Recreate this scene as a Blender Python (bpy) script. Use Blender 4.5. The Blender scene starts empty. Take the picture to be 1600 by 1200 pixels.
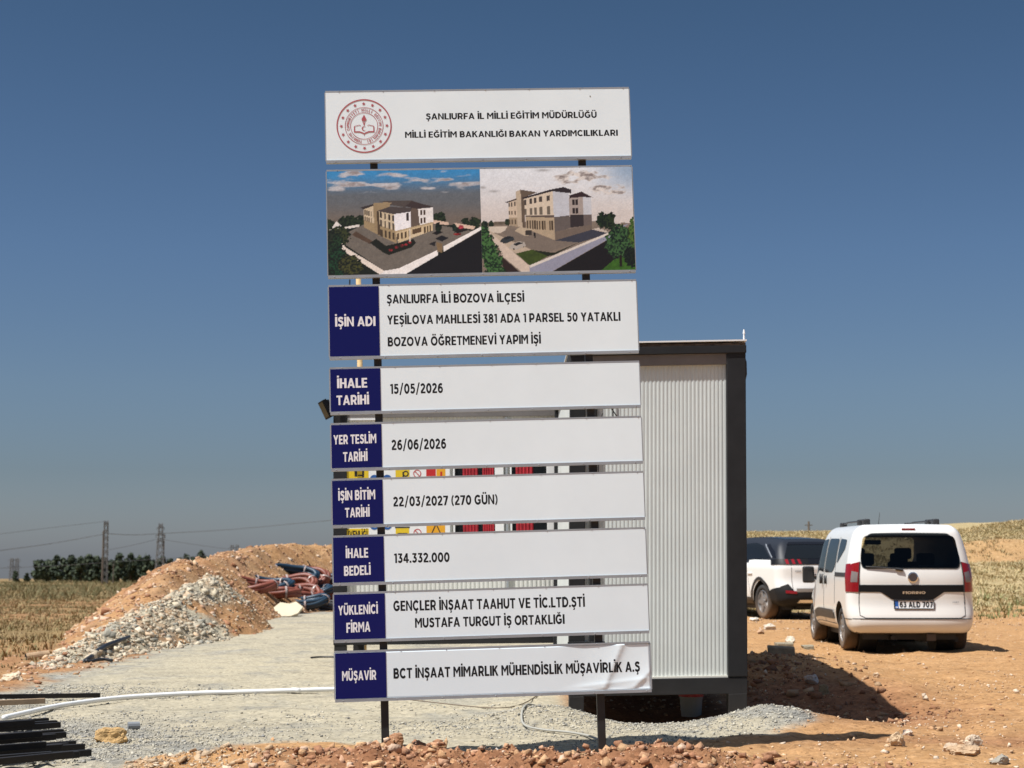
import bpy, bmesh, math, random
import numpy as np
from mathutils import Vector, Matrix, noise as mnoise
rad = math.radians
scene = bpy.context.scene
COL = scene.collection

# ---------------------------------------------------------------- camera, light, exposure
EYE = 1.27
FPX = 2600.0                      # focal length in pixels of a 1600 wide frame
PITCH = math.atan(270 / FPX)
cd = bpy.data.cameras.new('camera')
cd.sensor_width = 36.0
cd.lens = 36.0 * FPX / 1600
cd.clip_end = 20000
cam = bpy.data.objects.new('camera', cd)
cam.location = (0, 0, EYE)
cam.rotation_euler = (math.pi / 2 + PITCH, 0, 0)
COL.objects.link(cam)
scene.camera = cam
cd.dof.use_dof = True
cd.dof.focus_distance = 11.2
cd.dof.aperture_fstop = 4.5

SUN_EL, SUN_AZ = rad(62), rad(28)
TO_SUN = Vector((-math.cos(SUN_AZ) * math.cos(SUN_EL), -math.sin(SUN_AZ) * math.cos(SUN_EL), math.sin(SUN_EL)))
world = bpy.data.worlds.new('World')
scene.world = world
world.use_nodes = True
wt = world.node_tree
sky = wt.nodes.new('ShaderNodeTexSky')
sky.sky_type = 'NISHITA'
sky.sun_disc = False
sky.sun_elevation = SUN_EL
sky.sun_rotation = math.atan2(TO_SUN.x, TO_SUN.y)
sky.altitude = 500
sky.air_density = 1.0
sky.dust_density = 1.0
sky.ozone_density = 1.0
bgn = wt.nodes['Background']
bgn.inputs['Strength'].default_value = 0.0876
geo = wt.nodes.new('ShaderNodeTexCoord')
sep = wt.nodes.new('ShaderNodeSeparateXYZ')
wt.links.new(geo.outputs['Generated'], sep.inputs[0])
sky_tint = wt.nodes.new('ShaderNodeValToRGB')          # elevation tint: darkens the low sky, keeps the high sky bright as added fill
_st = [(0.0, (0.31, 0.345, 0.47)), (0.05, (0.252, 0.288, 0.365)), (0.10, (0.272, 0.315, 0.385)), (0.18, (0.26, 0.32, 0.40)), (0.33, (0.205, 0.275, 0.33)), (0.50, (0.42, 0.42, 0.40)), (0.75, (0.85, 0.84, 0.80))]
while len(sky_tint.color_ramp.elements) < len(_st): sky_tint.color_ramp.elements.new(0.5)
for _i, (_p, _c) in enumerate(_st):
    sky_tint.color_ramp.elements[_i].position = _p; sky_tint.color_ramp.elements[_i].color = (*_c, 1)
wt.links.new(sep.outputs['Z'], sky_tint.inputs['Fac'])
mulc = wt.nodes.new('ShaderNodeMix'); mulc.data_type = 'RGBA'; mulc.blend_type = 'MULTIPLY'; mulc.inputs['Factor'].default_value = 1.0
wt.links.new(sky.outputs['Color'], mulc.inputs['A']); wt.links.new(sky_tint.outputs['Color'], mulc.inputs['B'])
wt.links.new(mulc.outputs['Result'], bgn.inputs['Color'])
sl = bpy.data.lights.new('sun', 'SUN')
sl.energy = 3.6
sl.angle = rad(0.53)
sl.color = (1.0, 0.985, 0.955)
so = bpy.data.objects.new('sun', sl)
so.rotation_euler = (-TO_SUN).to_track_quat('-Z', 'Y').to_euler()
so.location = (-20, -5, 40)
COL.objects.link(so)
scene.view_settings.view_transform = 'Standard'
scene.view_settings.look = 'None'
scene.view_settings.gamma = 1.0
scene.view_settings.exposure = 0.89
scene.cycles.max_bounces = 6

# ---------------------------------------------------------------- helpers
_R = Vector((1, 0, 0)); _U = Vector((0, -math.sin(PITCH), math.cos(PITCH))); _F = Vector((0, math.cos(PITCH), math.sin(PITCH)))

def at(px, py, Y):
    """world point seen at a photo pixel at depth Y"""
    d = _R * ((px - 800) / FPX) + _U * ((600 - py) / FPX) + _F
    return Vector((0, 0, EYE)) + d * (Y / d.y)

def on_ground(px, py, z=0.0):
    d = _R * ((px - 800) / FPX) + _U * ((600 - py) / FPX) + _F
    return Vector((0, 0, EYE)) + d * ((z - EYE) / d.z)

def lin(c):
    return tuple((x / 12.92 if x <= 0.04045 else ((x + 0.055) / 1.055) ** 2.4) for x in c)

def srgb(r, g, b):
    return lin((r / 255, g / 255, b / 255))

MATS = {}
def mat(name, col, rough=0.6, metal=0.0, var=0.0, vscale=8.0, bump=0.0, bscale=40.0, coat=0.0, dust=None, spec=0.5):
    if name in MATS:
        return MATS[name]
    m = bpy.data.materials.new(name)
    m.use_nodes = True
    nt = m.node_tree
    b = nt.nodes['Principled BSDF']
    b.inputs['Roughness'].default_value = rough
    b.inputs['Metallic'].default_value = metal
    b.inputs['Specular IOR Level'].default_value = spec
    b.inputs['Coat Weight'].default_value = coat
    b.inputs['Coat Roughness'].default_value = 0.08
    c4 = (*col, 1)
    b.inputs['Base Color'].default_value = c4
    tc = nt.nodes.new('ShaderNodeTexCoord')
    out = None
    if var > 0:
        n = nt.nodes.new('ShaderNodeTexNoise')
        n.inputs['Scale'].default_value = vscale
        n.inputs['Detail'].default_value = 6
        n.inputs['Roughness'].default_value = 0.65
        nt.links.new(tc.outputs['Object'], n.inputs['Vector'])
        r = nt.nodes.new('ShaderNodeValToRGB')
        r.color_ramp.elements[0].position = 0.3
        r.color_ramp.elements[1].position = 0.7
        r.color_ramp.elements[0].color = (*[x * (1 - var) for x in col], 1)
        r.color_ramp.elements[1].color = (*[min(1, x * (1 + var)) for x in col], 1)
        nt.links.new(n.outputs['Fac'], r.inputs['Fac'])
        out = r.outputs['Color']
        rr = nt.nodes.new('ShaderNodeMapRange')
        rr.inputs['To Min'].default_value = max(0, rough - 0.08)
        rr.inputs['To Max'].default_value = min(1, rough + 0.12)
        nt.links.new(n.outputs['Fac'], rr.inputs['Value'])
        nt.links.new(rr.outputs['Result'], b.inputs['Roughness'])
    if dust:                       # dried mud / road dust that clings below a height (object space)
        dcol, z0, z1, amt = dust
        sx = nt.nodes.new('ShaderNodeSeparateXYZ')
        nt.links.new(tc.outputs['Object'], sx.inputs[0])
        n2 = nt.nodes.new('ShaderNodeTexNoise')
        n2.inputs['Scale'].default_value = 3.0
        n2.inputs['Detail'].default_value = 7
        nt.links.new(tc.outputs['Object'], n2.inputs['Vector'])
        mr = nt.nodes.new('ShaderNodeMapRange')
        mr.inputs['From Min'].default_value = z1
        mr.inputs['From Max'].default_value = z0
        mr.inputs['To Max'].default_value = amt * 1.6
        nt.links.new(sx.outputs['Z'], mr.inputs['Value'])
        mm = nt.nodes.new('ShaderNodeMath'); mm.operation = 'MULTIPLY'; mm.use_clamp = True
        nt.links.new(mr.outputs['Result'], mm.inputs[0]); nt.links.new(n2.outputs['Fac'], mm.inputs[1])
        mx = nt.nodes.new('ShaderNodeMix'); mx.data_type = 'RGBA'
        nt.links.new(mm.outputs[0], mx.inputs['Factor'])
        if out is None:
            mx.inputs['A'].default_value = c4
        else:
            nt.links.new(out, mx.inputs['A'])
        mx.inputs['B'].default_value = (*dcol, 1)
        out = mx.outputs['Result']
        ra = nt.nodes.new('ShaderNodeMath'); ra.operation = 'MULTIPLY_ADD'; ra.use_clamp = True
        nt.links.new(mm.outputs[0], ra.inputs[0]); ra.inputs[1].default_value = 0.8; ra.inputs[2].default_value = rough
        nt.links.new(ra.outputs[0], b.inputs['Roughness'])
    if out is not None:
        nt.links.new(out, b.inputs['Base Color'])
    if bump > 0:
        n3 = nt.nodes.new('ShaderNodeTexNoise')
        n3.inputs['Scale'].default_value = bscale
        n3.inputs['Detail'].default_value = 6
        nt.links.new(tc.outputs['Object'], n3.inputs['Vector'])
        bp = nt.nodes.new('ShaderNodeBump')
        bp.inputs['Strength'].default_value = bump
        bp.inputs['Distance'].default_value = 0.02
        nt.links.new(n3.outputs['Fac'], bp.inputs['Height'])
        nt.links.new(bp.outputs['Normal'], b.inputs['Normal'])
    MATS[name] = m
    return m

def mat_attr(name, attr, rough=0.8, bump=0.0, bscale=30):
    """base colour read from a mesh colour attribute (prints, stones of many colours)"""
    if name in MATS:
        return MATS[name]
    m = bpy.data.materials.new(name); m.use_nodes = True
    nt = m.node_tree; b = nt.nodes['Principled BSDF']
    b.inputs['Roughness'].default_value = rough
    a = nt.nodes.new('ShaderNodeAttribute'); a.attribute_name = attr
    nt.links.new(a.outputs['Color'], b.inputs['Base Color'])
    if bump:
        tc = nt.nodes.new('ShaderNodeTexCoord')
        n3 = nt.nodes.new('ShaderNodeTexNoise'); n3.inputs['Scale'].default_value = bscale; n3.inputs['Detail'].default_value = 5
        nt.links.new(tc.outputs['Object'], n3.inputs['Vector'])
        bp = nt.nodes.new('ShaderNodeBump'); bp.inputs['Strength'].default_value = bump; bp.inputs['Distance'].default_value = 0.02
        nt.links.new(n3.outputs['Fac'], bp.inputs['Height']); nt.links.new(bp.outputs['Normal'], b.inputs['Normal'])
    MATS[name] = m
    return m

def tag(o, label=None, cat=None, group=None, kind=None):
    if label: o['label'] = label
    if cat: o['category'] = cat
    if group: o['group'] = group
    if kind: o['kind'] = kind
    return o

def empty(name, loc=(0, 0, 0), rot=(0, 0, 0)):
    o = bpy.data.objects.new(name, None)
    o.location = loc; o.rotation_euler = rot
    o.empty_display_size = 0.2
    COL.objects.link(o)
    return o

def link(name, me, m, parent=None, smooth=False, loc=None):
    if isinstance(m, (list, tuple)):
        for x in m: me.materials.append(x)
    elif m is not None:
        me.materials.append(m)
    if smooth:
        me.polygons.foreach_set('use_smooth', [True] * len(me.polygons))
    o = bpy.data.objects.new(name, me)
    COL.objects.link(o)
    if parent is not None: o.parent = parent
    if loc is not None: o.location = loc
    return o

def np_mesh(name, V, F, attrs=None):
    """V (n,3), F (m,k) numpy; attrs {name: (n,) or (n,4)}"""
    me = bpy.data.meshes.new(name)
    V = np.asarray(V, np.float32); F = np.asarray(F, np.int32)
    k = F.shape[1]
    me.vertices.add(len(V)); me.vertices.foreach_set('co', V.ravel())
    me.loops.add(F.size); me.loops.foreach_set('vertex_index', F.ravel())
    me.polygons.add(len(F)); me.polygons.foreach_set('loop_start', np.arange(0, F.size, k, dtype=np.int32))
    me.update(calc_edges=True)
    for nm, a in (attrs or {}).items():
        a = np.asarray(a, np.float32)
        if a.ndim == 1:
            at_ = me.attributes.new(nm, 'FLOAT', 'POINT'); at_.data.foreach_set('value', a)
        else:
            at_ = me.attributes.new(nm, 'FLOAT_COLOR', 'POINT'); at_.data.foreach_set('color', a.ravel())
    return me

class MB:
    def __init__(self): self.V = []; self.F = []; self.M = []; self.mi = 0
    def add(self, V, F):
        n = len(self.V)
        self.V += [tuple(v) for v in V]
        self.F += [tuple(i + n for i in f) for f in F]
        self.M += [self.mi] * len(F)
        return self
    def box(self, x0, x1, y0, y1, z0, z1, mtx=None):
        V = [Vector((x, y, z)) for z in (z0, z1) for y in (y0, y1) for x in (x0, x1)]
        if mtx is not None: V = [mtx @ v for v in V]
        return self.add(V, [(0, 2, 3, 1), (4, 5, 7, 6), (0, 1, 5, 4), (2, 6, 7, 3), (0, 4, 6, 2), (1, 3, 7, 5)])
    def bar(self, a, b, w, h=None, up=(0, 0, 1)):
        a = Vector(a); b = Vector(b); h = h or w
        d = (b - a).normalized(); u = Vector(up)
        if abs(d.dot(u)) > 0.98: u = Vector((0, 1, 0))
        s = d.cross(u).normalized(); u = s.cross(d)
        V = [p + s * (i * w / 2) + u * (j * h / 2) for p in (a, b) for (i, j) in ((-1, -1), (1, -1), (1, 1), (-1, 1))]
        return self.add(V, [(0, 3, 2, 1), (4, 5, 6, 7), (0, 1, 5, 4), (1, 2, 6, 5), (2, 3, 7, 6), (3, 0, 4, 7)])
    def tube(self, pts, r, n=8, closed=False, caps=True):
        pts = [Vector(p) for p in pts]; N = len(pts)
        rs = r if isinstance(r, (list, tuple)) else [r] * N
        V = []; F = []
        prev = None
        for i, p in enumerate(pts):
            if closed: d = pts[(i + 1) % N] - pts[i - 1]
            else: d = pts[min(i + 1, N - 1)] - pts[max(i - 1, 0)]
            d.normalize()
            if prev is None:
                u = Vector((0, 0, 1)) if abs(d.z) < 0.9 else Vector((1, 0, 0))
            else: u = prev
            s = d.cross(u).normalized(); u = s.cross(d).normalized(); prev = u
            for k in range(n):
                a = 2 * math.pi * k / n
                V.append(p + (s * math.cos(a) + u * math.sin(a)) * rs[i])
        M_ = N if closed else N - 1
        for i in range(M_):
            j = (i + 1) % N
            for k in range(n):
                l = (k + 1) % n
                F.append((i * n + k, i * n + l, j * n + l, j * n + k))
        if caps and not closed:
            F.append(tuple(range(n - 1, -1, -1))); F.append(tuple((N - 1) * n + k for k in range(n)))
        return self.add(V, F)
    def lathe(self, prof, n=24, mtx=None):
        """prof [(radius, height)] about z"""
        V = []; F = []
        for (r, z) in prof:
            for k in range(n):
                a = 2 * math.pi * k / n
                v = Vector((r * math.cos(a), r * math.sin(a), z))
                V.append(mtx @ v if mtx is not None else v)
        for i in range(len(prof) - 1):
            for k in range(n):
                l = (k + 1) % n
                F.append((i * n + k, i * n + l, (i + 1) * n + l, (i + 1) * n + k))
        F.append(tuple(range(n - 1, -1, -1))); F.append(tuple((len(prof) - 1) * n + k for k in range(n)))
        return self.add(V, F)
    def poly(self, pts): return self.add(pts, [tuple(range(len(pts)))])
    def prism(self, pts, d):
        """polygon extruded by vector d"""
        d = Vector(d); n = len(pts); P = [Vector(p) for p in pts]
        V = P + [p + d for p in P]
        F = [tuple(range(n)), tuple(range(2 * n - 1, n - 1, -1))] + [(i, i + n, (i + 1) % n + n, (i + 1) % n) for i in range(n)]
        return self.add(V, F)
    def build(self, name, m, parent=None, smooth=False, bevel=0, loc=None):
        me = bpy.data.meshes.new(name)
        me.from_pydata(self.V, [], self.F)
        if isinstance(m, (list, tuple)): me.polygons.foreach_set('material_index', self.M)
        bm = bmesh.new(); bm.from_mesh(me)
        bmesh.ops.recalc_face_normals(bm, faces=bm.faces)
        if bevel:
            bmesh.ops.bevel(bm, geom=bm.edges[:], offset=bevel, segments=3, profile=0.5, affect='EDGES', clamp_overlap=True)
        bm.to_mesh(me); bm.free()
        o = link(name, me, m, parent, smooth, loc)
        return o

# numpy noise ------------------------------------------------------
def vnoise(x, y, seed=0):
    xi = np.floor(x).astype(np.int64); yi = np.floor(y).astype(np.int64)
    fx = x - xi; fy = y - yi
    fx = fx * fx * (3 - 2 * fx); fy = fy * fy * (3 - 2 * fy)
    def h(a, b):
        n = (a * 374761393 + b * 668265263 + seed * 1442695041) & 0x7fffffff
        n = ((n ^ (n >> 13)) * 1274126177) & 0x7fffffff
        n = n ^ (n >> 16)
        return (n & 0xffff) / 65535.0
    a = h(xi, yi); b = h(xi + 1, yi); c = h(xi, yi + 1); d = h(xi + 1, yi + 1)
    return (a * (1 - fx) + b * fx) * (1 - fy) + (c * (1 - fx) + d * fx) * fy

def fbm(x, y, seed=0, oct=5, gain=0.5):
    s = 0; a = 1; t = 0
    for i in range(oct):
        s = s + a * vnoise(x * 2 ** i + i * 17.3, y * 2 ** i - i * 9.1, seed + i); t += a; a *= gain
    return s / t

def ss(a, b, x):
    t = np.clip((x - a) / (b - a), 0, 1)
    return t * t * (3 - 2 * t)

def blob(x, y, cx, cy, rx, ry, p=1.0):
    d = ((x - cx) / rx) ** 2 + ((y - cy) / ry) ** 2
    return np.exp(-d * p)

# ---------------------------------------------------------------- ground
PAD = [on_ground(*p).to_2d() for p in [(-60, 1084), (0, 1080), (60, 1060), (150, 1041), (210, 1020), (300, 987), (380, 971), (450, 962), (530, 958), (700, 955), (1000, 955),
       (1120, 1000), (1128, 1096), (1165, 1097), (1230, 1112), (1300, 1139), (1200, 1151), (1100, 1153), (1010, 1164), (940, 1173), (830, 1180), (700, 1184), (600, 1168),
       (520, 1163), (440, 1157), (360, 1164), (290, 1192), (200, 1215), (-100, 1240)]]

def sdist(x, y, poly):
    """signed distance to polygon, positive inside"""
    d = np.full(x.shape, 1e9); ins = np.zeros(x.shape, bool)
    n = len(poly)
    for i in range(n):
        ax, ay = poly[i]; bx, by = poly[(i + 1) % n]
        ex, ey = bx - ax, by - ay
        t = np.clip(((x - ax) * ex + (y - ay) * ey) / (ex * ex + ey * ey + 1e-12), 0, 1)
        d = np.minimum(d, np.hypot(x - ax - t * ex, y - ay - t * ey))
        c = ((ay > y) != (by > y)) & (x < (bx - ax) * (y - ay) / (by - ay + 1e-12) + ax)
        ins ^= c
    return np.where(ins, d, -d)

def ground_masks(x, y):
    n1 = fbm(x * 1.1, y * 1.1, 3, 5) - 0.5
    n2 = fbm(x * 6, y * 6, 9, 4) - 0.5
    sd = sdist(x, y, PAD)
    sc = np.clip(y / 14, 0.6, 2.2)
    pad = ss(-0.10, 0.16, sd + (n1 * 0.5 + n2 * 0.22) * sc)
    left = ss(1.0, -1.5, x - (-5.2 - (y - 19) * 0.03)) * ss(17.6, 20.5, y + n1 * 3)
    lf = np.maximum(left, ss(2, -2, x) * ss(44, 48, y))
    right = ss(36.5, 40.0, y + n1 * 6 - (x - 9) * 0.12) * ss(2, 6, x)
    bank = (0.75 + 0.5 * n2) * ss(0, 1, right) * ss(53.5, 55.5, y + n1 * 2) * ss(59.2, 57.4, y + n1 * 2.5) * ss(12, 16, x)
    grass = np.clip(lf * (0.9 + n1 * 0.6) + right, 0, 1) * (1 - bank)
    strip = lf * ss(0.50, 0.66, fbm(x * 0.05, y * 0.12, 21, 3)) * 0.85 * ss(120, 60, y)          # bare red streaks in the field
    bare_l = lf * ss(24, 20, y + n1 * 4)
    grass = grass * (1 - np.clip(strip * 0.6 + bare_l * 0.7, 0, 1))
    red = np.clip(blob(x, y, -0.2, 9.7, 2.2, 0.75, 1.2) * 1.6 + n1 * 0.6, 0, 1) * ss(10.9, 10.4, y) * ss(-1.75, -1.0, x + n1)
    red = np.maximum(red, np.clip(blob(x, y, 2.7, 14.6, 0.9, 1.6) * 1.7, 0, 1))  # dug red soil beside the cabin, dark tone also deepens its cast shadow
    red = np.maximum(red, np.clip(strip * 0.45 + bare_l * 0.8, 0, 1))
    red = np.maximum(red, np.clip(blob(x, y, 3.6, 11.7, 1.8, 0.45) * 1.0 + n1 * 0.4, 0, 1) * 0.8)
    edge = ss(-0.9, -0.05, sd + n1 * 0.6) * (1 - pad) * ss(-3.0, -4.2, x) * ss(15, 16, y)
    red = np.maximum(red, edge * 0.55)
    under_shade = ss(0.35, 0.6, x) * ss(2.05, 1.85, x) * ss(13.75, 13.95, y + n2 * 0.2) * ss(20, 19, y)  # bare soil under the cabin, dark colour added to deepen the shade there
    red = np.maximum(red, under_shade); pad = pad * (1 - under_shade)
    return pad * (1 - np.clip(red * ss(10.7, 10.4, y), 0, 1) * 0.8), grass, red

def ground_h(x, y, detail=True):
    h = -0.0128 * np.maximum(y - 20, 0) * ss(0, -3.5, x) * np.maximum(ss(-6.0, -8.5, x), ss(44, 62, y))
    h = h + np.minimum(0, 0) - 0.0128 * np.maximum(y - 60, 0) * ss(8, 0, x) * ss(-3.5, 0, x)
    mr = ss(2, 10, x)
    h = h + mr * (1.04 * ss(36, 55, y) + 0.74 * ss(55.3, 58.0, y) + 0.62 * ss(58, 80, y) + 0.004 * np.maximum(y - 80, 0) * ss(4000, 80, y))
    h = h + mr * (0.75 * ss(19.5, 27, x) * ss(57, 78, y))
    # dirt ridge in front of the sign
    h = h + 0.085 * blob(x, y, -0.72, 10.12, 0.42, 0.35) + 0.10 * ss(-2.3, -1.2, x) * ss(1.5, 0.8, x) * blob(x, y, x, 9.75, 1, 0.42)
    h = h + 0.05 * ss(-2.9, -2.0, x) * ss(-0.9, -1.4, x) * blob(x, y, x, 10.1, 1, 0.5)
    h = h + 0.09 * blob(x, y, 0.95, 10.05, 0.55, 0.35)
    # gravel heaped round the cabin feet, hollow under and beside the cabin
    h = h + 0.13 * blob(x, y, 2.0, 13.0, 0.42, 0.40) + 0.11 * blob(x, y, 0.30, 13.3, 0.40, 0.5) + 0.05 * blob(x, y, 2.4, 12.7, 0.5, 0.35)
    h = h - 0.16 * blob(x, y, 1.15, 14.1, 0.55, 0.7) - 0.1 * blob(x, y, 1.15, 16.0, 0.6, 2.0) - 0.16 * blob(x, y, 2.75, 14.3, 0.75, 0.95) * ss(1.95, 2.1, x)
    h = h + 0.17 * ss(1.95, 2.5, x) * ss(4.6, 2.9, x) * ss(15.0, 17.2, y + (x - 2.2) * 0.5) * ss(22.0, 18.5, y)
    if detail:
        sd = sdist(x, y, PAD)
        pad = ss(-0.1, 0.2, sd)
        n = fbm(x * 2.2, y * 2.2, 31, 5) - 0.5
        m = fbm(x * 9, y * 9, 41, 4) - 0.5
        near = ss(60, 20, y)
        h = h + n * (0.05 + 0.03 * (1 - pad)) * near + m * (0.02 + 0.02 * (1 - pad)) * near
        fr = blob(x, y, -0.2, 9.7, 2.6, 0.8)
        h = h + fr * (np.abs(m) * 0.16 + np.maximum(fbm(x * 16, y * 16, 55, 3) - 0.5, 0) * 0.16)
        h = h + (fbm(x * 0.35, y * 0.35, 77, 3) - 0.5) * 0.16 * ss(19, 30, y)
        h = h + (fbm(x * 0.06, y * 0.06, 79, 4) - 0.5) * 1.0 * ss(60, 140, y)
        h = h + (fbm(x * 0.8, y * 0.8, 83, 4) - 0.5) * 0.5 * ss(54, 57, y) * ss(61, 58, y) * mr     # ragged cut bank
    return h

def gh(x, y):
    return float(ground_h(np.array([float(x)]), np.array([float(y)]))[0])

def axis(segs):
    a = [segs[0][0]]
    for (s, e, st, g) in segs:
        v = a[-1]
        while v < e:
            v += st; st *= g; a.append(min(v, e))
    return np.unique(np.round(np.array(a), 4))

def make_ground_mat():
    m = bpy.data.materials.new('soil'); m.use_nodes = True
    nt = m.node_tree; N = nt.nodes; L = nt.links
    b = N['Principled BSDF']; b.inputs['Roughness'].default_value = 0.95; b.inputs['Specular IOR Level'].default_value = 0.15
    tc = N.new('ShaderNodeTexCoord')
    def noise(sc, det=6, rough=0.6):
        n = N.new('ShaderNodeTexNoise'); n.inputs['Scale'].default_value = sc; n.inputs['Detail'].default_value = det; n.inputs['Roughness'].default_value = rough
        L.new(tc.outputs['Object'], n.inputs['Vector']); return n.outputs['Fac']
    def ramp(f, stops):
        r = N.new('ShaderNodeValToRGB'); e = r.color_ramp.elements
        while len(e) < len(stops): e.new(0.5)
        for i, (p, c) in enumerate(stops): e[i].position = p; e[i].color = (*c, 1)
        L.new(f, r.inputs['Fac']); return r.outputs['Color']
    def mix(f, a, c, mode='MIX'):
        x = N.new('ShaderNodeMix'); x.data_type = 'RGBA'; x.blend_type = mode
        if isinstance(f, float): x.inputs['Factor'].default_value = f
        else: L.new(f, x.inputs['Factor'])
        L.new(a, x.inputs['A']); L.new(c, x.inputs['B']); return x.outputs['Result']
    def attr(n):
        a = N.new('ShaderNodeAttribute'); a.attribute_name = n; return a.outputs['Fac']
    vor = N.new('ShaderNodeTexVoronoi'); vor.inputs['Scale'].default_value = 38
    L.new(tc.outputs['Object'], vor.inputs['Vector'])
    hs = N.new('ShaderNodeSeparateColor'); L.new(vor.outputs['Color'], hs.inputs[0])
    nA, nB, nC = noise(1.3), noise(7, 8, 0.75), noise(30, 4, 0.7)
    mpn = N.new('ShaderNodeMapping'); mpn.inputs['Scale'].default_value = (0.45, 1.7, 1); L.new(tc.outputs['Object'], mpn.inputs['Vector'])
    nS = N.new('ShaderNodeTexNoise'); nS.inputs['Scale'].default_value = 1.6; nS.inputs['Detail'].default_value = 7; L.new(mpn.outputs['Vector'], nS.inputs['Vector'])
    streak = ramp(nS.outputs['Fac'], [(0.34, (0.66, 0.66, 0.67)), (0.5, (1, 1, 1)), (0.68, (1.06, 1.05, 1.02))])
    dirt = mix(0.5, ramp(nA, [(0.3, (0.37, 0.202, 0.084)), (0.7, (0.49, 0.28, 0.126))]), ramp(nB, [(0.3, (0.24, 0.12, 0.052)), (0.5, (0.43, 0.243, 0.108)), (0.75, (0.58, 0.385, 0.225))]))
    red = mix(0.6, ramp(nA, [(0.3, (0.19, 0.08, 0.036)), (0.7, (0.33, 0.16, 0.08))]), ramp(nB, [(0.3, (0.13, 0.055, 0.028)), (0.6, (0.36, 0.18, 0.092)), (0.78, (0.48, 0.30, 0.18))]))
    pad = mix(0.55, ramp(nA, [(0.36, (0.24, 0.235, 0.205)), (0.46, (0.41, 0.36, 0.255)), (0.75, (0.45, 0.39, 0.275))]),
              ramp(nB, [(0.30, (0.17, 0.165, 0.15)), (0.5, (0.41, 0.36, 0.262)), (0.75, (0.50, 0.44, 0.335))]))
    nF = noise(0.16, 8, 0.75)
    grass = mix(0.5, ramp(nF, [(0.36, (0.13, 0.105, 0.042)), (0.48, (0.20, 0.145, 0.066)), (0.56, (0.25, 0.175, 0.085)), (0.66, (0.29, 0.175, 0.09))]), ramp(nB, [(0.3, (0.12, 0.09, 0.035)), (0.7, (0.30, 0.21, 0.10))]))
    straw = mix(0.4, ramp(nF, [(0.38, (0.31, 0.25, 0.125)), (0.5, (0.42, 0.32, 0.165)), (0.62, (0.48, 0.36, 0.19))]), ramp(nB, [(0.3, (0.30, 0.24, 0.11)), (0.7, (0.50, 0.39, 0.22))]))
    grass = mix(attr('straw'), grass, straw)
    col = mix(attr('grass'), dirt, grass)
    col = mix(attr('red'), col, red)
    pad = mix(attr('coarse'), pad, ramp(nB, [(0.3, (0.12, 0.118, 0.11)), (0.5, (0.27, 0.258, 0.225)), (0.72, (0.46, 0.43, 0.36))]))
    col = mix(attr('pad'), col, pad)
    speck = ramp(hs.outputs[0], [(0.0, (0.50, 0.49, 0.48)), (0.12, (0.8, 0.79, 0.78)), (0.5, (1, 1, 1)), (0.88, (1.0, 1.0, 1.0)), (1.0, (1.28, 1.27, 1.25))])
    col = mix(0.8, col, speck, 'MULTIPLY')
    col = mix(0.42, col, streak, 'MULTIPLY')
    L.new(col, b.inputs['Base Color'])
    bp = N.new('ShaderNodeBump'); bp.inputs['Strength'].default_value = 0.8; bp.inputs['Distance'].default_value = 0.03
    ad = N.new('ShaderNodeMath'); ad.operation = 'MULTIPLY_ADD'; ad.inputs[1].default_value = 0.5
    L.new(nC, ad.inputs[0]); L.new(nB, ad.inputs[2])
    L.new(ad.outputs[0], bp.inputs['Height']); L.new(bp.outputs['Normal'], b.inputs['Normal'])
    return m
SOIL = make_ground_mat()

def grid_faces(ny, nx):
    i = np.arange(ny * nx).reshape(ny, nx)
    return np.stack([i[:-1, :-1], i[:-1, 1:], i[1:, 1:], i[1:, :-1]], -1).reshape(-1, 4)

def build_ground():
    xs_ = axis([(0, 3.4, 0.045, 1.0), (3.4, 12, 0.05, 1.02), (12, 3000, 0.3, 1.14)])
    xs = np.unique(np.concatenate([-xs_, xs_]))
    ys = axis([(-60, 0, 6, 1.0), (0, 8.6, 0.6, 0.95), (8.6, 14.5, 0.035, 1.0), (14.5, 46, 0.05, 1.012), (46, 62, 0.25, 1.0), (62, 4000, 0.6, 1.07)])
    X, Y = np.meshgrid(xs, ys)
    x, y = X.ravel(), Y.ravel()
    h = ground_h(x, y)
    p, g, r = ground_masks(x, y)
    sd = sdist(x, y, PAD); cn = fbm(x * 0.8, y * 0.8, 91, 4) - 0.5
    co = np.clip(ss(0.9, 0.0, sd + cn * 1.2) * ss(-1.0, -3.0, x) + blob(x, y, -3.3, 11.8, 1.1, 1.3) * 1.2 + blob(x, y, 1.9, 12.8, 1.1, 0.5) + ss(0.12, 0.22, cn) * 0.5, 0, 1) * ss(-0.25, 0.25, cn + 0.12 + fbm(x * 5, y * 5, 95, 3) - 0.5)
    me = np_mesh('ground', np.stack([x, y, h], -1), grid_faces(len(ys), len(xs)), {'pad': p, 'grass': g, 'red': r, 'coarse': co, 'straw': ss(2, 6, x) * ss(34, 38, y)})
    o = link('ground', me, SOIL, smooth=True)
    tag(o, kind='structure')
build_ground()

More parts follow.
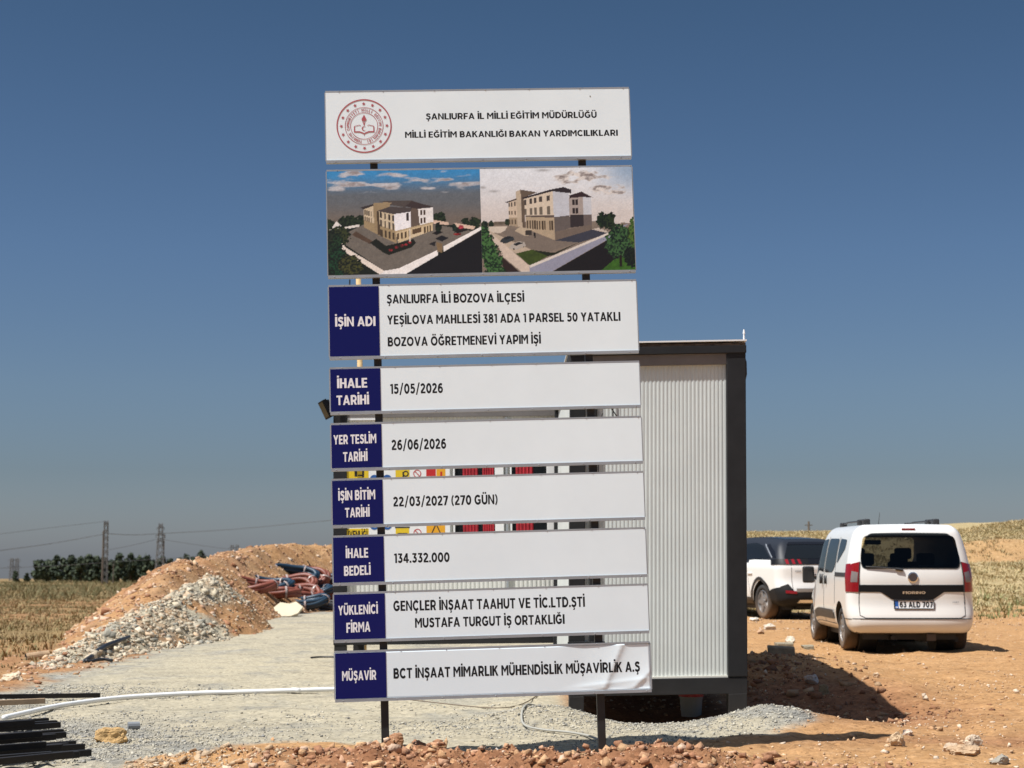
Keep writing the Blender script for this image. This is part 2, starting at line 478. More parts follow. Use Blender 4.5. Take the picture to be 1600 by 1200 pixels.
# ---------------------------------------------------------------- stones (many small ones as stuff, large ones as things)
def ico(sub=1):
    bm = bmesh.new(); bmesh.ops.create_icosphere(bm, subdivisions=sub, radius=1)
    V = np.array([v.co[:] for v in bm.verts]); F = np.array([[v.index for v in f.verts] for f in bm.faces])
    bm.free(); return V, F
ROCK_VARIANTS = []
_rs = np.random.RandomState(5)
for _k in range(16):
    bm = bmesh.new()
    for _i in range(_rs.randint(8, 12)):
        d = _rs.normal(0, 1, 3); d /= np.linalg.norm(d); d *= _rs.uniform(0.7, 1.2)
        bm.verts.new(d * np.array([1, _rs.uniform(0.62, 0.9), _rs.uniform(0.5, 0.8)]))
    r_ = bmesh.ops.convex_hull(bm, input=bm.verts[:])
    bmesh.ops.delete(bm, geom=[v for v in bm.verts if not v.link_faces], context='VERTS')
    bmesh.ops.triangulate(bm, faces=bm.faces[:]); bmesh.ops.recalc_face_normals(bm, faces=bm.faces[:])
    bm.verts.index_update()
    ROCK_VARIANTS.append((np.array([v.co[:] for v in bm.verts]), np.array([[v.index for v in f.verts] for f in bm.faces]))); bm.free()

def scatter(name, pts, sizes, cols, seed=0, sink=0.3, hf=None, smooth=False):
    """many stones as one mesh: pts (n,2 or 3), cols (n,3)"""
    rs = np.random.RandomState(seed)
    N = len(pts); kind = rs.randint(0, len(ROCK_VARIANTS), N)
    P_ = np.asarray(pts); S_ = np.asarray(sizes); C_ = np.asarray(cols)
    VV, FF, CC, off = [], [], [], 0
    for k, (base, F0) in enumerate(ROCK_VARIANTS):
        i = np.where(kind == k)[0]; n = len(i)
        if not n: continue
        P = P_[i]; nv = len(base)
        a = rs.uniform(0, 2 * np.pi, n); c, s = np.cos(a), np.sin(a)
        t = rs.uniform(-0.9, 0.9, n); ct, st = np.cos(t), np.sin(t)
        x, y, z = (np.repeat(base[None, :, q], n, 0) for q in range(3))
        y, z = y * ct[:, None] - z * st[:, None], y * st[:, None] + z * ct[:, None]
        X = x * c[:, None] - y * s[:, None]; Yy = x * s[:, None] + y * c[:, None]
        S = S_[i][:, None]
        z0 = P[:, 2] if P.shape[1] == 3 else (hf or ground_h)(P[:, 0], P[:, 1])
        VV.append(np.stack([X * S + P[:, :1], Yy * S + P[:, 1:2], z * S + z0[:, None] + S * (0.5 - sink)], -1).reshape(-1, 3))
        FF.append((F0[None] + (off + np.arange(n) * nv)[:, None, None]).reshape(-1, 3))
        CC.append(np.repeat(np.concatenate([C_[i], np.ones((n, 1))], 1), nv, 0)); off += n * nv
    me = np_mesh(name, np.concatenate(VV), np.concatenate(FF), {'tint': np.concatenate(CC)})
    return link(name, me, mat_attr('stone', 'tint', 0.92, 0.5, 60), smooth=smooth)

def pal(rs, n, colors, jit=0.16):
    c = np.array(colors)[rs.randint(0, len(colors), n)]
    return np.clip(c * (1 + rs.uniform(-jit, jit, (n, 1))), 0.01, 0.8)
REDS = [(0.36, 0.18, 0.095), (0.30, 0.14, 0.07), (0.44, 0.25, 0.15), (0.40, 0.22, 0.12), (0.52, 0.36, 0.25)]
TANS = [(0.48, 0.29, 0.15), (0.42, 0.24, 0.12), (0.56, 0.38, 0.23), (0.58, 0.46, 0.34)]
GREYS = [(0.30, 0.285, 0.25), (0.42, 0.385, 0.31), (0.23, 0.22, 0.20), (0.48, 0.44, 0.35), (0.38, 0.345, 0.275)]
PALES = [(0.54, 0.46, 0.33), (0.44, 0.385, 0.285), (0.58, 0.49, 0.36), (0.30, 0.28, 0.225), (0.48, 0.35, 0.23), (0.40, 0.34, 0.25)]

def field(rs, n, x0, x1, y0, y1, wf):
    x = rs.uniform(x0, x1, n * 4); y = rs.uniform(y0, y1, n * 4)
    k = rs.uniform(0, 1, n * 4) < wf(x, y)
    return np.stack([x[k][:n], y[k][:n]], -1)

def build_small_stones():
    rs = np.random.RandomState(11)
    # red clods along the ridge before the sign
    p = field(rs, 9000, -2.6, 2.6, 9.0, 10.75, lambda x, y: np.clip(ground_masks(x, y)[2] * 1.3, 0, 1) * (1 - 0.8 * ground_masks(x, y)[0]))
    s = np.clip(rs.lognormal(-5.0, 0.9, len(p)), 0.003, 0.06)
    tag(scatter('soil_clods', p, s, pal(rs, len(p), REDS + TANS[:2] + REDS[:2], .22), 1, sink=.42), 'reddish brown soil clods heaped along the foot of the sign', 'soil clods', kind='stuff')
    # pale earth left of the ridge
    p = field(rs, 5000, -2.9, -0.7, 9.2, 10.9, lambda x, y: (1 - ground_masks(x, y)[0]) * (1 - ground_masks(x, y)[2]))
    s = np.clip(rs.lognormal(-5.0, 0.75, len(p)), 0.003, 0.05)
    tag(scatter('pale_earth_lumps', p, s, pal(rs, len(p), [(0.50, 0.37, 0.24), (0.44, 0.31, 0.19), (0.56, 0.44, 0.31), (0.38, 0.25, 0.14)], .2), 4, sink=.42), 'pale tan earth lumps at the bottom edge left of the sign post', 'earth lumps', kind='stuff')
    # lumps of dug soil on the bank beside the cabin
    p = field(rs, 2600, 1.95, 4.4, 13.6, 22, lambda x, y: np.clip(np.exp(-((x - 2.3 - (y - 14) * 0.03 - 0.75 * ss(16, 14, y)) / 0.75) ** 2), 0, 1) * ss(13.4, 14.2, y))
    s = np.clip(rs.lognormal(-4.35, 0.75, len(p)), 0.006, 0.09)
    tag(scatter('dug_soil_lumps', p, s, pal(rs, len(p), [(0.26, 0.125, 0.06), (0.20, 0.09, 0.045), (0.30, 0.15, 0.075), (0.42, 0.27, 0.15)], .2), 6, sink=.4), 'dark dug soil lumps on the bank beside the site cabin', 'soil lumps', kind='stuff')
    # pale crushed aggregate on the pad
    def wpad(x, y):
        m = ground_masks(x, y)[0]
        g = blob(x, y, 1.8, 12.85, 1.0, 0.45) + blob(x, y, 0.3, 13.2, 0.5, 0.6) + blob(x, y, -3.2, 11.6, 1.4, 0.9) * 0.6 + 0.9 * blob(x, y, -3.3, 11.8, 1.1, 1.3) + 0.35 * ss(0.54, 0.7, fbm(x * .7, y * .7, 61, 3)) + 0.5 * ss(-3.4, -4.6, x)
        return m * np.clip(g + 0.012, 0, 1)
    p = field(rs, 22000, -4.6, 3.4, 10.1, 17, wpad)
    s = np.clip(rs.lognormal(-4.9, 0.4, len(p)), 0.004, 0.022)
    tag(scatter('crushed_gravel', p, s, pal(rs, len(p), GREYS), 2), 'pale grey crushed gravel spread over the site pad', 'gravel', kind='stuff')
    # stones lying on the tan yard
    def wy(x, y):
        pa, g, r = ground_masks(x, y)
        return (1 - pa) * (1 - g * 0.9) * np.clip(0.15 + 1.2 * ss(0.5, 0.68, fbm(x * 0.9, y * 0.9, 71, 4)) + 0.9 * blob(x, y, 3.2, 11.2, 2.0, 0.8), 0, 1)
    p = field(rs, 16000, -2.5, 14, 9.6, 40, wy)
    s = np.clip(rs.lognormal(-4.75, 0.6, len(p)), 0.004, 0.045)
    tag(scatter('yard_pebbles', p, s, pal(rs, len(p), TANS), 3), 'small tan pebbles scattered over the dirt yard', 'pebbles', kind='stuff')
build_small_stones()

def rock(name, label, p, size, col, seed, group=None, sq=(1, 0.8, 0.6), cat='rock', rough=0.9, sink=0.25, sub=4, yaw=0.0):
    bm = bmesh.new(); bmesh.ops.create_icosphere(bm, subdivisions=sub, radius=1)
    rs = random.Random(seed)
    planes = [(Vector((rs.gauss(0, 1), rs.gauss(0, 1), rs.gauss(0, 0.8))).normalized(), rs.uniform(0.55, 0.9)) for _ in range(9)]
    off = Vector((seed * 1.7, seed * 0.3, 0))
    for v in bm.verts:
        c = v.co.copy()
        for n, d in planes:
            k = c.dot(n)
            if k > d: c -= n * (k - d)
        c *= 1 + 0.22 * mnoise.noise(c * 2.0 + off) + 0.12 * mnoise.noise(c * 5.5 + off)
        c *= 1 + 0.05 * mnoise.noise(c * 13 + off)
        v.co = Vector((c.x * sq[0], c.y * sq[1], c.z * sq[2])) * size
    me = bpy.data.meshes.new(name); bm.to_mesh(me); bm.free()
    m = mat('rock_%d_%d_%d' % tuple(int(x * 100) for x in col), col, rough, var=0.3, vscale=9, bump=0.8, bscale=35)
    o = link(name, me, m)
    z = p[2] if len(p) > 2 and p[2] is not None else gh(p[0], p[1])
    o.location = (p[0], p[1], z + size * sq[2] * (0.75 - sink))
    o.rotation_euler = (0, 0, yaw)
    return tag(o, label, cat, group)

def g3(px, py, z=0.0):
    p = on_ground(px, py, z); return (p.x, p.y, gh(p.x, p.y))

#@@SECTION sign
# ---------------------------------------------------------------- text
T_ = 0.24                      # stem thickness for capital height 1
def _arc(cx, cy, rx, ry, a0, a1, n=18):
    return [(cx + rx * math.cos(rad(a0 + (a1 - a0) * k / n)), cy + ry * math.sin(rad(a0 + (a1 - a0) * k / n))) for k in range(n + 1)]
def _r(x0, x1, y0, y1): return ('q', [(x0, y0), (x1, y0), (x1, y1), (x0, y1)])
def _q(*p): return ('q', list(p))
def _s(pts, t=0.2, closed=False): return ('s', pts, t, closed)
_S = [(.62, .78), (.52, .87), (.37, .905), (.21, .87), (.13, .76), (.17, .64), (.30, .57), (.45, .515), (.575, .44), (.61, .30), (.55, .17), (.41, .10), (.26, .10), (.13, .16), (.06, .23)]
_dot = _r(0, .2, 1.10, 1.29)
def _two(cx): return [_r(cx - .24, cx - .06, 1.10, 1.28), _r(cx + .06, cx + .24, 1.10, 1.28)]
def _breve(cx): return [_s(_arc(cx, 1.27, .17, .15, 190, 350, 10), .1)]
def _ced(cx): return [_s([(cx, .04), (cx + .01, -.09), (cx + .09, -.13), (cx + .06, -.22), (cx - .1, -.235)], .09)]
GLYPH = {
 'A': (.90, [_q((0, 0), (.215, 0), (.545, 1), (.345, 1)), _q((.685, 0), (.90, 0), (.555, 1), (.355, 1)), _r(.2, .70, .20, .365)]),
 'B': (.76, [_r(0, T_, 0, 1), _s([(.15, .91), (.40, .91)] + _arc(.40, .72, .22, .19, 90, -90, 12) + [(.15, .53)], .18), _s([(.15, .50), (.42, .50)] + _arc(.43, .295, .235, .205, 90, -90, 12) + [(.15, .09)], .18)]),
 'C': (.86, [_s(_arc(.47, .5, .37, .405, 42, 318, 26), .2)]),
 'D': (.86, [_r(0, T_, 0, 1), _s([(.15, .905), (.36, .905)] + _arc(.36, .5, .40, .405, 90, -90, 20) + [(.15, .095)], .19)]),
 'E': (.66, [_r(0, T_, 0, 1), _r(.2, .65, 0, .18), _r(.2, .60, .41, .585), _r(.2, .64, .82, 1)]),
 'F': (.63, [_r(0, T_, 0, 1), _r(.2, .58, .38, .56), _r(.2, .63, .82, 1)]),
 'G': (.90, [_s(_arc(.47, .5, .37, .405, 44, 312, 26), .2), _r(.48, .86, .38, .55), _r(.665, .86, .14, .5)]),
 'H': (.80, [_r(0, T_, 0, 1), _r(.80 - T_, .80, 0, 1), _r(.2, .6, .41, .59)]),
 'I': (.205, [_r(0, T_, 0, 1)]),
 'K': (.82, [_r(0, T_, 0, 1), _q((.2, .30), (.2, .56), (.54, 1), (.79, 1)), _q((.31, .51), (.46, .68), (.83, 0), (.58, 0))]),
 'L': (.62, [_r(0, T_, 0, 1), _r(.2, .62, 0, .185)]),
 'M': (.97, [_r(0, .2, 0, 1), _r(.77, .97, 0, 1), _q((.02, 1), (.215, 1), (.485, .60), (.485, .27)), _q((.95, 1), (.755, 1), (.485, .60), (.485, .27))]),
 'N': (.84, [_r(0, .195, 0, 1), _r(.645, .84, 0, 1), _q((0.02, 1), (.185, 1), (.82, 0), (.655, 0))]),
 'O': (.95, [_s(_arc(.475, .5, .375, .405, 0, 360, 36)[:-1], .2, True)]),
 'P': (.76, [_r(0, T_, 0, 1), _s([(.15, .91), (.41, .91)] + _arc(.41, .635, .25, .275, 90, -90, 14) + [(.15, .36)], .185)]),
 'R': (.78, [_r(0, T_, 0, 1), _s([(.15, .91), (.41, .91)] + _arc(.42, .655, .245, .255, 90, -90, 14) + [(.15, .40)], .185), _q((.33, .40), (.55, .43), (.78, 0), (.545, 0))]),
 'S': (.70, [_s(_S, .19)]),
 'T': (.74, [_r(0, .74, .815, 1), _r(.27, .475, 0, .85)]),
 'U': (.80, [_s([(.1, 1), (.1, .40)] + _arc(.40, .395, .30, .30, 180, 360, 16) + [(.70, .40), (.70, 1)], .2)]),
 'V': (.90, [_q((0, 1), (.22, 1), (.545, 0), (.35, 0)), _q((.90, 1), (.685, 1), (.36, 0), (.555, 0))]),
 'Y': (.84, [_r(.32, .52, 0, .42), _q((0, 1), (.235, 1), (.52, .50), (.32, .38)), _q((.84, 1), (.61, 1), (.32, .50), (.52, .38))]),
 'Z': (.70, [_r(0.01, .69, .82, 1), _r(0, .70, 0, .18), _q((0, .17), (.26, .17), (.69, .83), (.43, .83))]),
 '0': (.74, [_s(_arc(.37, .5, .27, .405, 0, 360, 30)[:-1], .2, True)]),
 '1': (.38, [_r(.17, .375, 0, 1), _q((0, .80), (.2, .82), (.2, 1), (0, .93))]),
 '2': (.68, [_s([(.07, .75), (.14, .85), (.28, .91), (.44, .88), (.54, .76), (.52, .62), (.42, .48), (.26, .32), (.09, .15)], .19), _r(.03, .67, 0, .18)]),
 '3': (.66, [_r(.06, .60, .825, 1), _q((.35, .85), (.60, .85), (.38, .56), (.22, .56)), _s([(.22, .545), (.36, .55), (.50, .48), (.555, .33), (.50, .18), (.36, .10), (.22, .11), (.06, .21)], .185)]),
 '4': (.74, [_q((0, .35), (.21, .35), (.56, 1), (.37, 1)), _r(0, .74, .195, .365), _r(.39, .585, 0, .99)]),
 '5': (.68, [_r(.09, .60, .825, 1), _r(.09, .275, .47, .95), _s([(.12, .56), (.25, .60), (.42, .59), (.55, .50), (.575, .34), (.52, .19), (.38, .10), (.22, .11), (.06, .20)], .185)]),
 '6': (.70, [_s([(.59, .82), (.48, .89), (.34, .88), (.19, .77), (.12, .58), (.11, .38)], .19), _s(_arc(.36, .335, .25, .24, 0, 360, 24)[:-1], .185, True)]),
 '7': (.66, [_r(0, .66, .82, 1), _q((.41, .84), (.66, .84), (.33, 0), (.105, 0))]),
 '8': (.72, [_s(_arc(.36, .725, .215, .185, 0, 360, 20)[:-1], .185, True), _s(_arc(.36, .295, .26, .205, 0, 360, 22)[:-1], .185, True)]),
 '/': (.56, [_q((0, -.13), (.16, -.13), (.56, 1.1), (.40, 1.1))]),
 '(': (.36, [_s(_arc(.62, .47, .53, .68, 128, 232, 12), .16)]),
 ')': (.36, [_s(_arc(-.26, .47, .53, .68, 52, -52, 12), .16)]),
 '.': (.21, [_r(0, .21, 0, .21)]), '-': (.4, [_r(0, .4, .36, .52)]),
}
GLYPH['J'] = (.52, [_s([(.42, 1), (.42, .34), (.40, .2), (.30, .105), (.17, .10), (.05, .19)], .2)])
GLYPH['9'] = (.70, [_s([(.70 - x, 1 - y) for x, y in [(.59, .82), (.48, .89), (.34, .88), (.19, .77), (.12, .58), (.11, .38)]], .19), _s(_arc(.34, .665, .25, .24, 0, 360, 24)[:-1], .185, True)])
for k, b_, ex in [('İ', 'I', [_dot]), ('Ö', 'O', _two(.475)), ('Ü', 'U', _two(.40)), ('Ğ', 'G', _breve(.47)), ('Ş', 'S', _ced(.34)), ('Ç', 'C', _ced(.47))]:
    GLYPH[k] = (GLYPH[b_][0], GLYPH[b_][1] + ex)

def _ribbon(pts, t, closed):
    n = len(pts); V = []
    for i in range(n):
        p = Vector(pts[i])
        a = Vector(pts[i - 1]) if (closed or i > 0) else None
        b = Vector(pts[(i + 1) % n]) if (closed or i < n - 1) else None
        d0 = (p - a).normalized() if a is not None else None
        d1 = (b - p).normalized() if b is not None else None
        d0 = d0 or d1; d1 = d1 or d0
        m = (d0 + d1).normalized(); nrm = Vector((-m.y, m.x)); k = 1 / max(0.6, nrm.dot(Vector((-d0.y, d0.x))))
        V += [p + nrm * (t / 2 * k), p - nrm * (t / 2 * k)]
    F = [(2 * i, 2 * i + 1, 2 * ((i + 1) % n) + 1, 2 * ((i + 1) % n)) for i in range(n if closed else n - 1)]
    return V, F

def text_geo(s, bold=0.0):
    """vertices (x, y, layer) and faces of bold geometric capitals, capital height 1; strokes of one letter sit on hair-thin layers"""
    V = []; F = []; x = 0
    for ch in s:
        if ch == ' ': x += .36; continue
        w, parts = GLYPH[ch]
        for li, p in enumerate(parts):
            o = len(V)
            if p[0] == 'q':
                gx = lambda a, b: a + (0.016 if a > sum(u for u, v in p[1] if abs(v - b) < .06) / max(1, sum(1 for u, v in p[1] if abs(v - b) < .06)) + 1e-6 else -0.016)
                V += [(x + gx(a, b), b, li) for a, b in p[1]]; F.append(tuple(range(o, o + len(p[1]))))
            else:
                vv, ff = _ribbon(p[1], p[2] * 1.18 + bold, p[3])
                V += [(x + v.x, v.y, li) for v in vv]; F += [tuple(o + q for q in f) for f in ff]
        x += w + .125
    return np.array(V), F

def lettering(s, x0, x1, v0, cap, m, parent, y=-0.0245, v1=None, fy=None, name='lettering', step=0.00012):
    """flat lettering in the local x-z plane, facing -y; x0..x1 wide, baseline v0, capital height cap"""
    V, F = text_geo(s)
    v1 = v0 if v1 is None else v1
    a = V[:, 0].min(); b = V[:, 0].max()
    t = (V[:, 0] - a) / (b - a)
    X = x0 + t * (x1 - x0); Z = v0 + (v1 - v0) * t + V[:, 1] * cap
    Y = y - V[:, 2] * step + (0 if fy is None else fy(X, Z))
    me = bpy.data.meshes.new(name); me.from_pydata(np.stack([X, Y, Z], -1).tolist(), [], F)
    return link(name, me, m, parent)

# ---------------------------------------------------------------- printed pictures (a raster of mesh vertices, painted like a print)
class Canvas:
    def __init__(self, nx, ny, x0, x1, y0, y1):
        """drawing coordinates x0..x1 left to right, y0..y1 top to bottom"""
        self.X, self.Y = np.meshgrid(np.linspace(x0, x1, nx), np.linspace(y0, y1, ny))
        self.C = np.zeros((ny, nx, 3))
    def fill(self, f, c, a=1.0):
        m = (f * a)[..., None] if not np.isscalar(f) else f * a
        self.C = self.C * (1 - m) + np.asarray(c) * m
    def poly(self, pts, c, tex=0.0, seed=0):
        x, y = self.X, self.Y; ins = np.zeros(x.shape, bool); n = len(pts)
        for i in range(n):
            ax, ay = pts[i]; bx, by = pts[(i + 1) % n]
            ins ^= ((ay > y) != (by > y)) & (x < (bx - ax) * (y - ay) / (by - ay + 1e-9) + ax)
        col = np.array(srgb(*c))
        if tex:
            nz = fbm(x / 18, y / 18, seed, 4)[..., None]
            col = col * (1 + (nz - 0.5) * 2 * tex)
        self.C = np.where(ins[..., None], col, self.C)
    def grain(self, amt, seed=0):
        n = fbm(self.X / 9, self.Y / 9, seed, 3); n2 = fbm(self.X / 40, self.Y / 30, seed + 7, 3)
        self.C = np.clip(self.C * (1 + ((n - .5) * 1.6 + (n2 - .5) * .8) * amt)[..., None], 0, 1)
    def tree(self, cx, cy, rx, ry, dark, light, seed=0):
        x, y = self.X, self.Y
        n = fbm(x / 30, y / 30, seed, 3); n2 = fbm(x / 13, y / 13, seed + 5, 3)
        d = np.sqrt(((x - cx) / rx) ** 2 + ((y - cy) / ry) ** 2)
        m = d + (n - 0.5) * 0.7 + (n2 - .5) * .5 < 1
        t = np.clip((n2 - 0.38) * 4, 0, 1)[..., None]
        col = np.array(srgb(*dark)) * (1 - t) + np.array(srgb(*light)) * t
        self.C = np.where(m[..., None], col, self.C)
    def mesh(self, name, x0, x1, z0, z1, y, m, parent):
        ny, nx, _ = self.C.shape
        A, B = np.meshgrid(np.linspace(x0, x1, nx), np.linspace(z1, z0, ny))
        V = np.stack([A.ravel(), np.full(A.size, y), B.ravel()], -1)
        C = np.concatenate([np.clip(self.C.reshape(-1, 3), 0, 1) ** 1.12 * 1.03, np.ones((nx * ny, 1))], 1)
        me = np_mesh(name, V, grid_faces(ny, nx)[:, ::-1], {'print': C})
        return link(name, me, m, parent)

def picture_left():
    c = Canvas(240, 170, 75, 1525, 75, 1075); X, Y = c.X, c.Y
    t = ss(80, 330, Y)[..., None]; u = ss(330, 600, Y)[..., None]
    c.C = (np.array(srgb(70, 150, 205)) * (1 - t) + np.array(srgb(112, 118, 124)) * t) * (1 - u) + np.array(srgb(128, 118, 108)) * u
    cl = fbm(X / 170, Y / 42, 4, 5); band = np.maximum(blob(X, Y, 800, 205, 900, 85), blob(X, Y, 300, 110, 160, 40))
    band = np.maximum(band, blob(X, Y, 750, 115, 190, 42))
    cm = ss(0.40, 0.56, cl * (0.5 + 0.5 * band))
    c.fill(cm, srgb(205, 205, 208), 0.9); c.fill(ss(0.46, 0.6, cl * (0.5 + 0.5 * band)) * ss(0.4, 0.7, fbm(X / 60, Y / 30, 8, 3)), srgb(150, 140, 140), 0.8)
    c.poly([(75, 640), (700, 560), (1525, 640), (1525, 1075), (75, 1075)], (30, 38, 26), 0.5, 1)
    for i, (x, y, r) in enumerate([(90, 590, 60), (230, 565, 60), (300, 555, 70), (390, 560, 45), (1090, 545, 40), (1150, 545, 40), (1380, 590, 40), (1465, 590, 55)]):
        c.tree(x, y, r, 55, (24, 34, 20), (52, 66, 40), 20 + i)
    c.poly([(120, 610), (160, 555), (210, 605), (205, 640), (120, 640)], (235, 232, 228))
    c.poly([(75, 640), (375, 590), (375, 612), (75, 662)], (230, 226, 220))
    c.poly([(150, 720), (420, 590), (1070, 600), (1525, 690), (1100, 880), (790, 1010), (600, 1040)], (124, 118, 110), 0.12, 3)
    c.poly([(1075, 560), (1220, 585), (1215, 612), (1070, 595)], (224, 200, 182)); c.poly([(1270, 590), (1470, 630), (1455, 660), (1265, 625)], (224, 200, 182))
    c.poly([(140, 700), (250, 815), (600, 1040), (740, 1018), (1105, 850), (1108, 900), (800, 1075), (560, 1075), (230, 850), (120, 720)], (236, 228, 218))
    c.poly([(560, 1075), (600, 1040), (740, 1018), (1105, 850), (1108, 900), (800, 1075)], (246, 244, 242))
    c.poly([(1165, 815), (1525, 632), (1530, 660), (1165, 868)], (246, 244, 242))
    c.poly([(800, 1080), (1108, 905), (1165, 872), (1530, 665), (1530, 1080)], (30, 27, 29), 0.1, 6)
    c.poly([(300, 690), (340, 655), (520, 770), (470, 780)], (96, 78, 64), 0.2, 8)
    c.poly([(470, 770), (530, 730), (620, 800), (720, 780), (880, 740), (905, 775), (860, 820), (650, 890), (600, 870)], (34, 36, 24), 0.3, 9)
    for i, (x, y) in enumerate([(665, 835), (720, 810), (770, 795), (810, 785), (845, 765)]): c.tree(x, y + 6, 17, 13, (90, 40, 36), (170, 52, 60), 60 + i)
    c.poly([(1060, 690), (1110, 660), (1165, 680), (1100, 705)], (36, 28, 26)); c.tree(1120, 635, 28, 50, (18, 26, 18), (40, 52, 36), 71)
    c.poly([(1245, 660), (1330, 640), (1400, 665), (1300, 695)], (40, 34, 30)); c.tree(1275, 640, 28, 38, (20, 34, 24), (44, 66, 50), 72)
    c.tree(1335, 635, 24, 20, (150, 60, 70), (200, 90, 100), 73); c.tree(1300, 700, 40, 11, (100, 30, 28), (160, 44, 44), 74)
    # the block: shaded front, lit end walls, brown roofs
    c.poly([(415, 440), (500, 400), (720, 470), (720, 780), (560, 700), (420, 620)], (212, 198, 172))
    c.poly([(420, 550), (720, 660), (720, 780), (560, 700), (420, 620)], (170, 152, 120))
    for i in range(4):
        x = 425 + i * 19; c.poly([(x, 450 + i * 5), (x + 11, 452 + i * 5), (x + 11, 500 + i * 5), (x, 497 + i * 5)], (60, 52, 46)); c.poly([(x, 515 + i * 5), (x + 11, 517 + i * 5), (x + 11, 560 + i * 6), (x, 556 + i * 6)], (110, 96, 80))
    c.poly([(505, 400), (520, 385), (690, 380), (650, 440), (540, 470), (565, 700), (520, 680)], (164, 146, 116)); c.poly([(540, 470), (560, 465), (572, 700), (545, 690)], (92, 78, 60))
    for i in range(4):
        x = 572 + i * 37; d = i * 11
        c.poly([(x, 475 + d), (x + 18, 480 + d), (x + 18, 535 + d), (x, 530 + d)], (52, 46, 44)); c.poly([(x, 548 + d), (x + 18, 553 + d), (x + 18, 620 + d), (x, 612 + d)], (96, 88, 78)); c.poly([(x, 640 + d), (x + 20, 645 + d), (x + 20, 715 + d), (x, 705 + d)], (84, 72, 56))
    c.poly([(700, 490), (860, 475), (860, 640), (710, 668)], (244, 244, 248)); c.poly([(820, 490), (845, 487), (845, 560), (820, 565)], (70, 62, 60))
    c.poly([(860, 440), (950, 420), (950, 610), (860, 640)], (112, 98, 88)); c.poly([(930, 450), (1075, 440), (1070, 585), (945, 612)], (240, 238, 236))
    c.poly([(950, 465), (968, 462), (968, 510), (950, 513)], (80, 62, 50)); c.poly([(980, 463), (998, 460), (998, 508), (980, 511)], (80, 62, 50)); c.poly([(950, 540), (968, 537), (968, 590), (950, 593)], (80, 62, 50)); c.poly([(980, 537), (998, 534), (998, 585), (980, 588)], (80, 62, 50))
    c.poly([(712, 668), (1070, 585), (1068, 660), (740, 775)], (212, 194, 160)); c.poly([(712, 660), (1070, 578), (1070, 590), (712, 676)], (190, 172, 140))
    for x in list(range(730, 850, 36)) + list(range(985, 1060, 26)):
        s = (x - 712) * 0.235; c.poly([(x, 690 - s), (x + 14, 687 - s), (x + 14, 745 - s), (x, 750 - s)], (92, 76, 56))
    c.poly([(870, 650), (960, 628), (960, 680), (870, 705)], (104, 84, 62)); c.poly([(842, 640), (856, 637), (856, 765), (842, 768)], (225, 215, 200)); c.poly([(860, 700), (985, 665), (985, 690), (860, 728)], (222, 206, 176))
    c.poly([(385, 428), (505, 398), (515, 412), (415, 448)], (70, 62, 60)); c.poly([(540, 465), (660, 425), (880, 440), (855, 478), (700, 498)], (88, 80, 78))
    c.poly([(560, 378), (640, 366), (870, 368), (955, 400), (800, 432), (660, 405), (690, 385)], (92, 84, 80)); c.poly([(810, 425), (875, 372), (960, 400), (1080, 432), (930, 452), (880, 440)], (74, 62, 60))
    c.poly([(1085, 740), (1150, 710), (1215, 735), (1150, 770)], (38, 36, 40)); c.poly([(1020, 790), (1090, 765), (1085, 815)], (46, 44, 46)); c.poly([(1095, 770), (1155, 790), (1150, 880), (1105, 860)], (140, 120, 92))
    for i, (x, y, rx, ry) in enumerate([(200, 690, 80, 90), (110, 800, 110, 130), (150, 940, 90, 140), (280, 980, 110, 100), (100, 690, 40, 60)]):
        c.tree(x, y, rx, ry, (20, 30, 16), [(66, 74, 40), (44, 74, 44), (36, 78, 50), (84, 86, 44), (50, 60, 40)][i], 80 + i)
    c.grain(.22, 3)
    return c

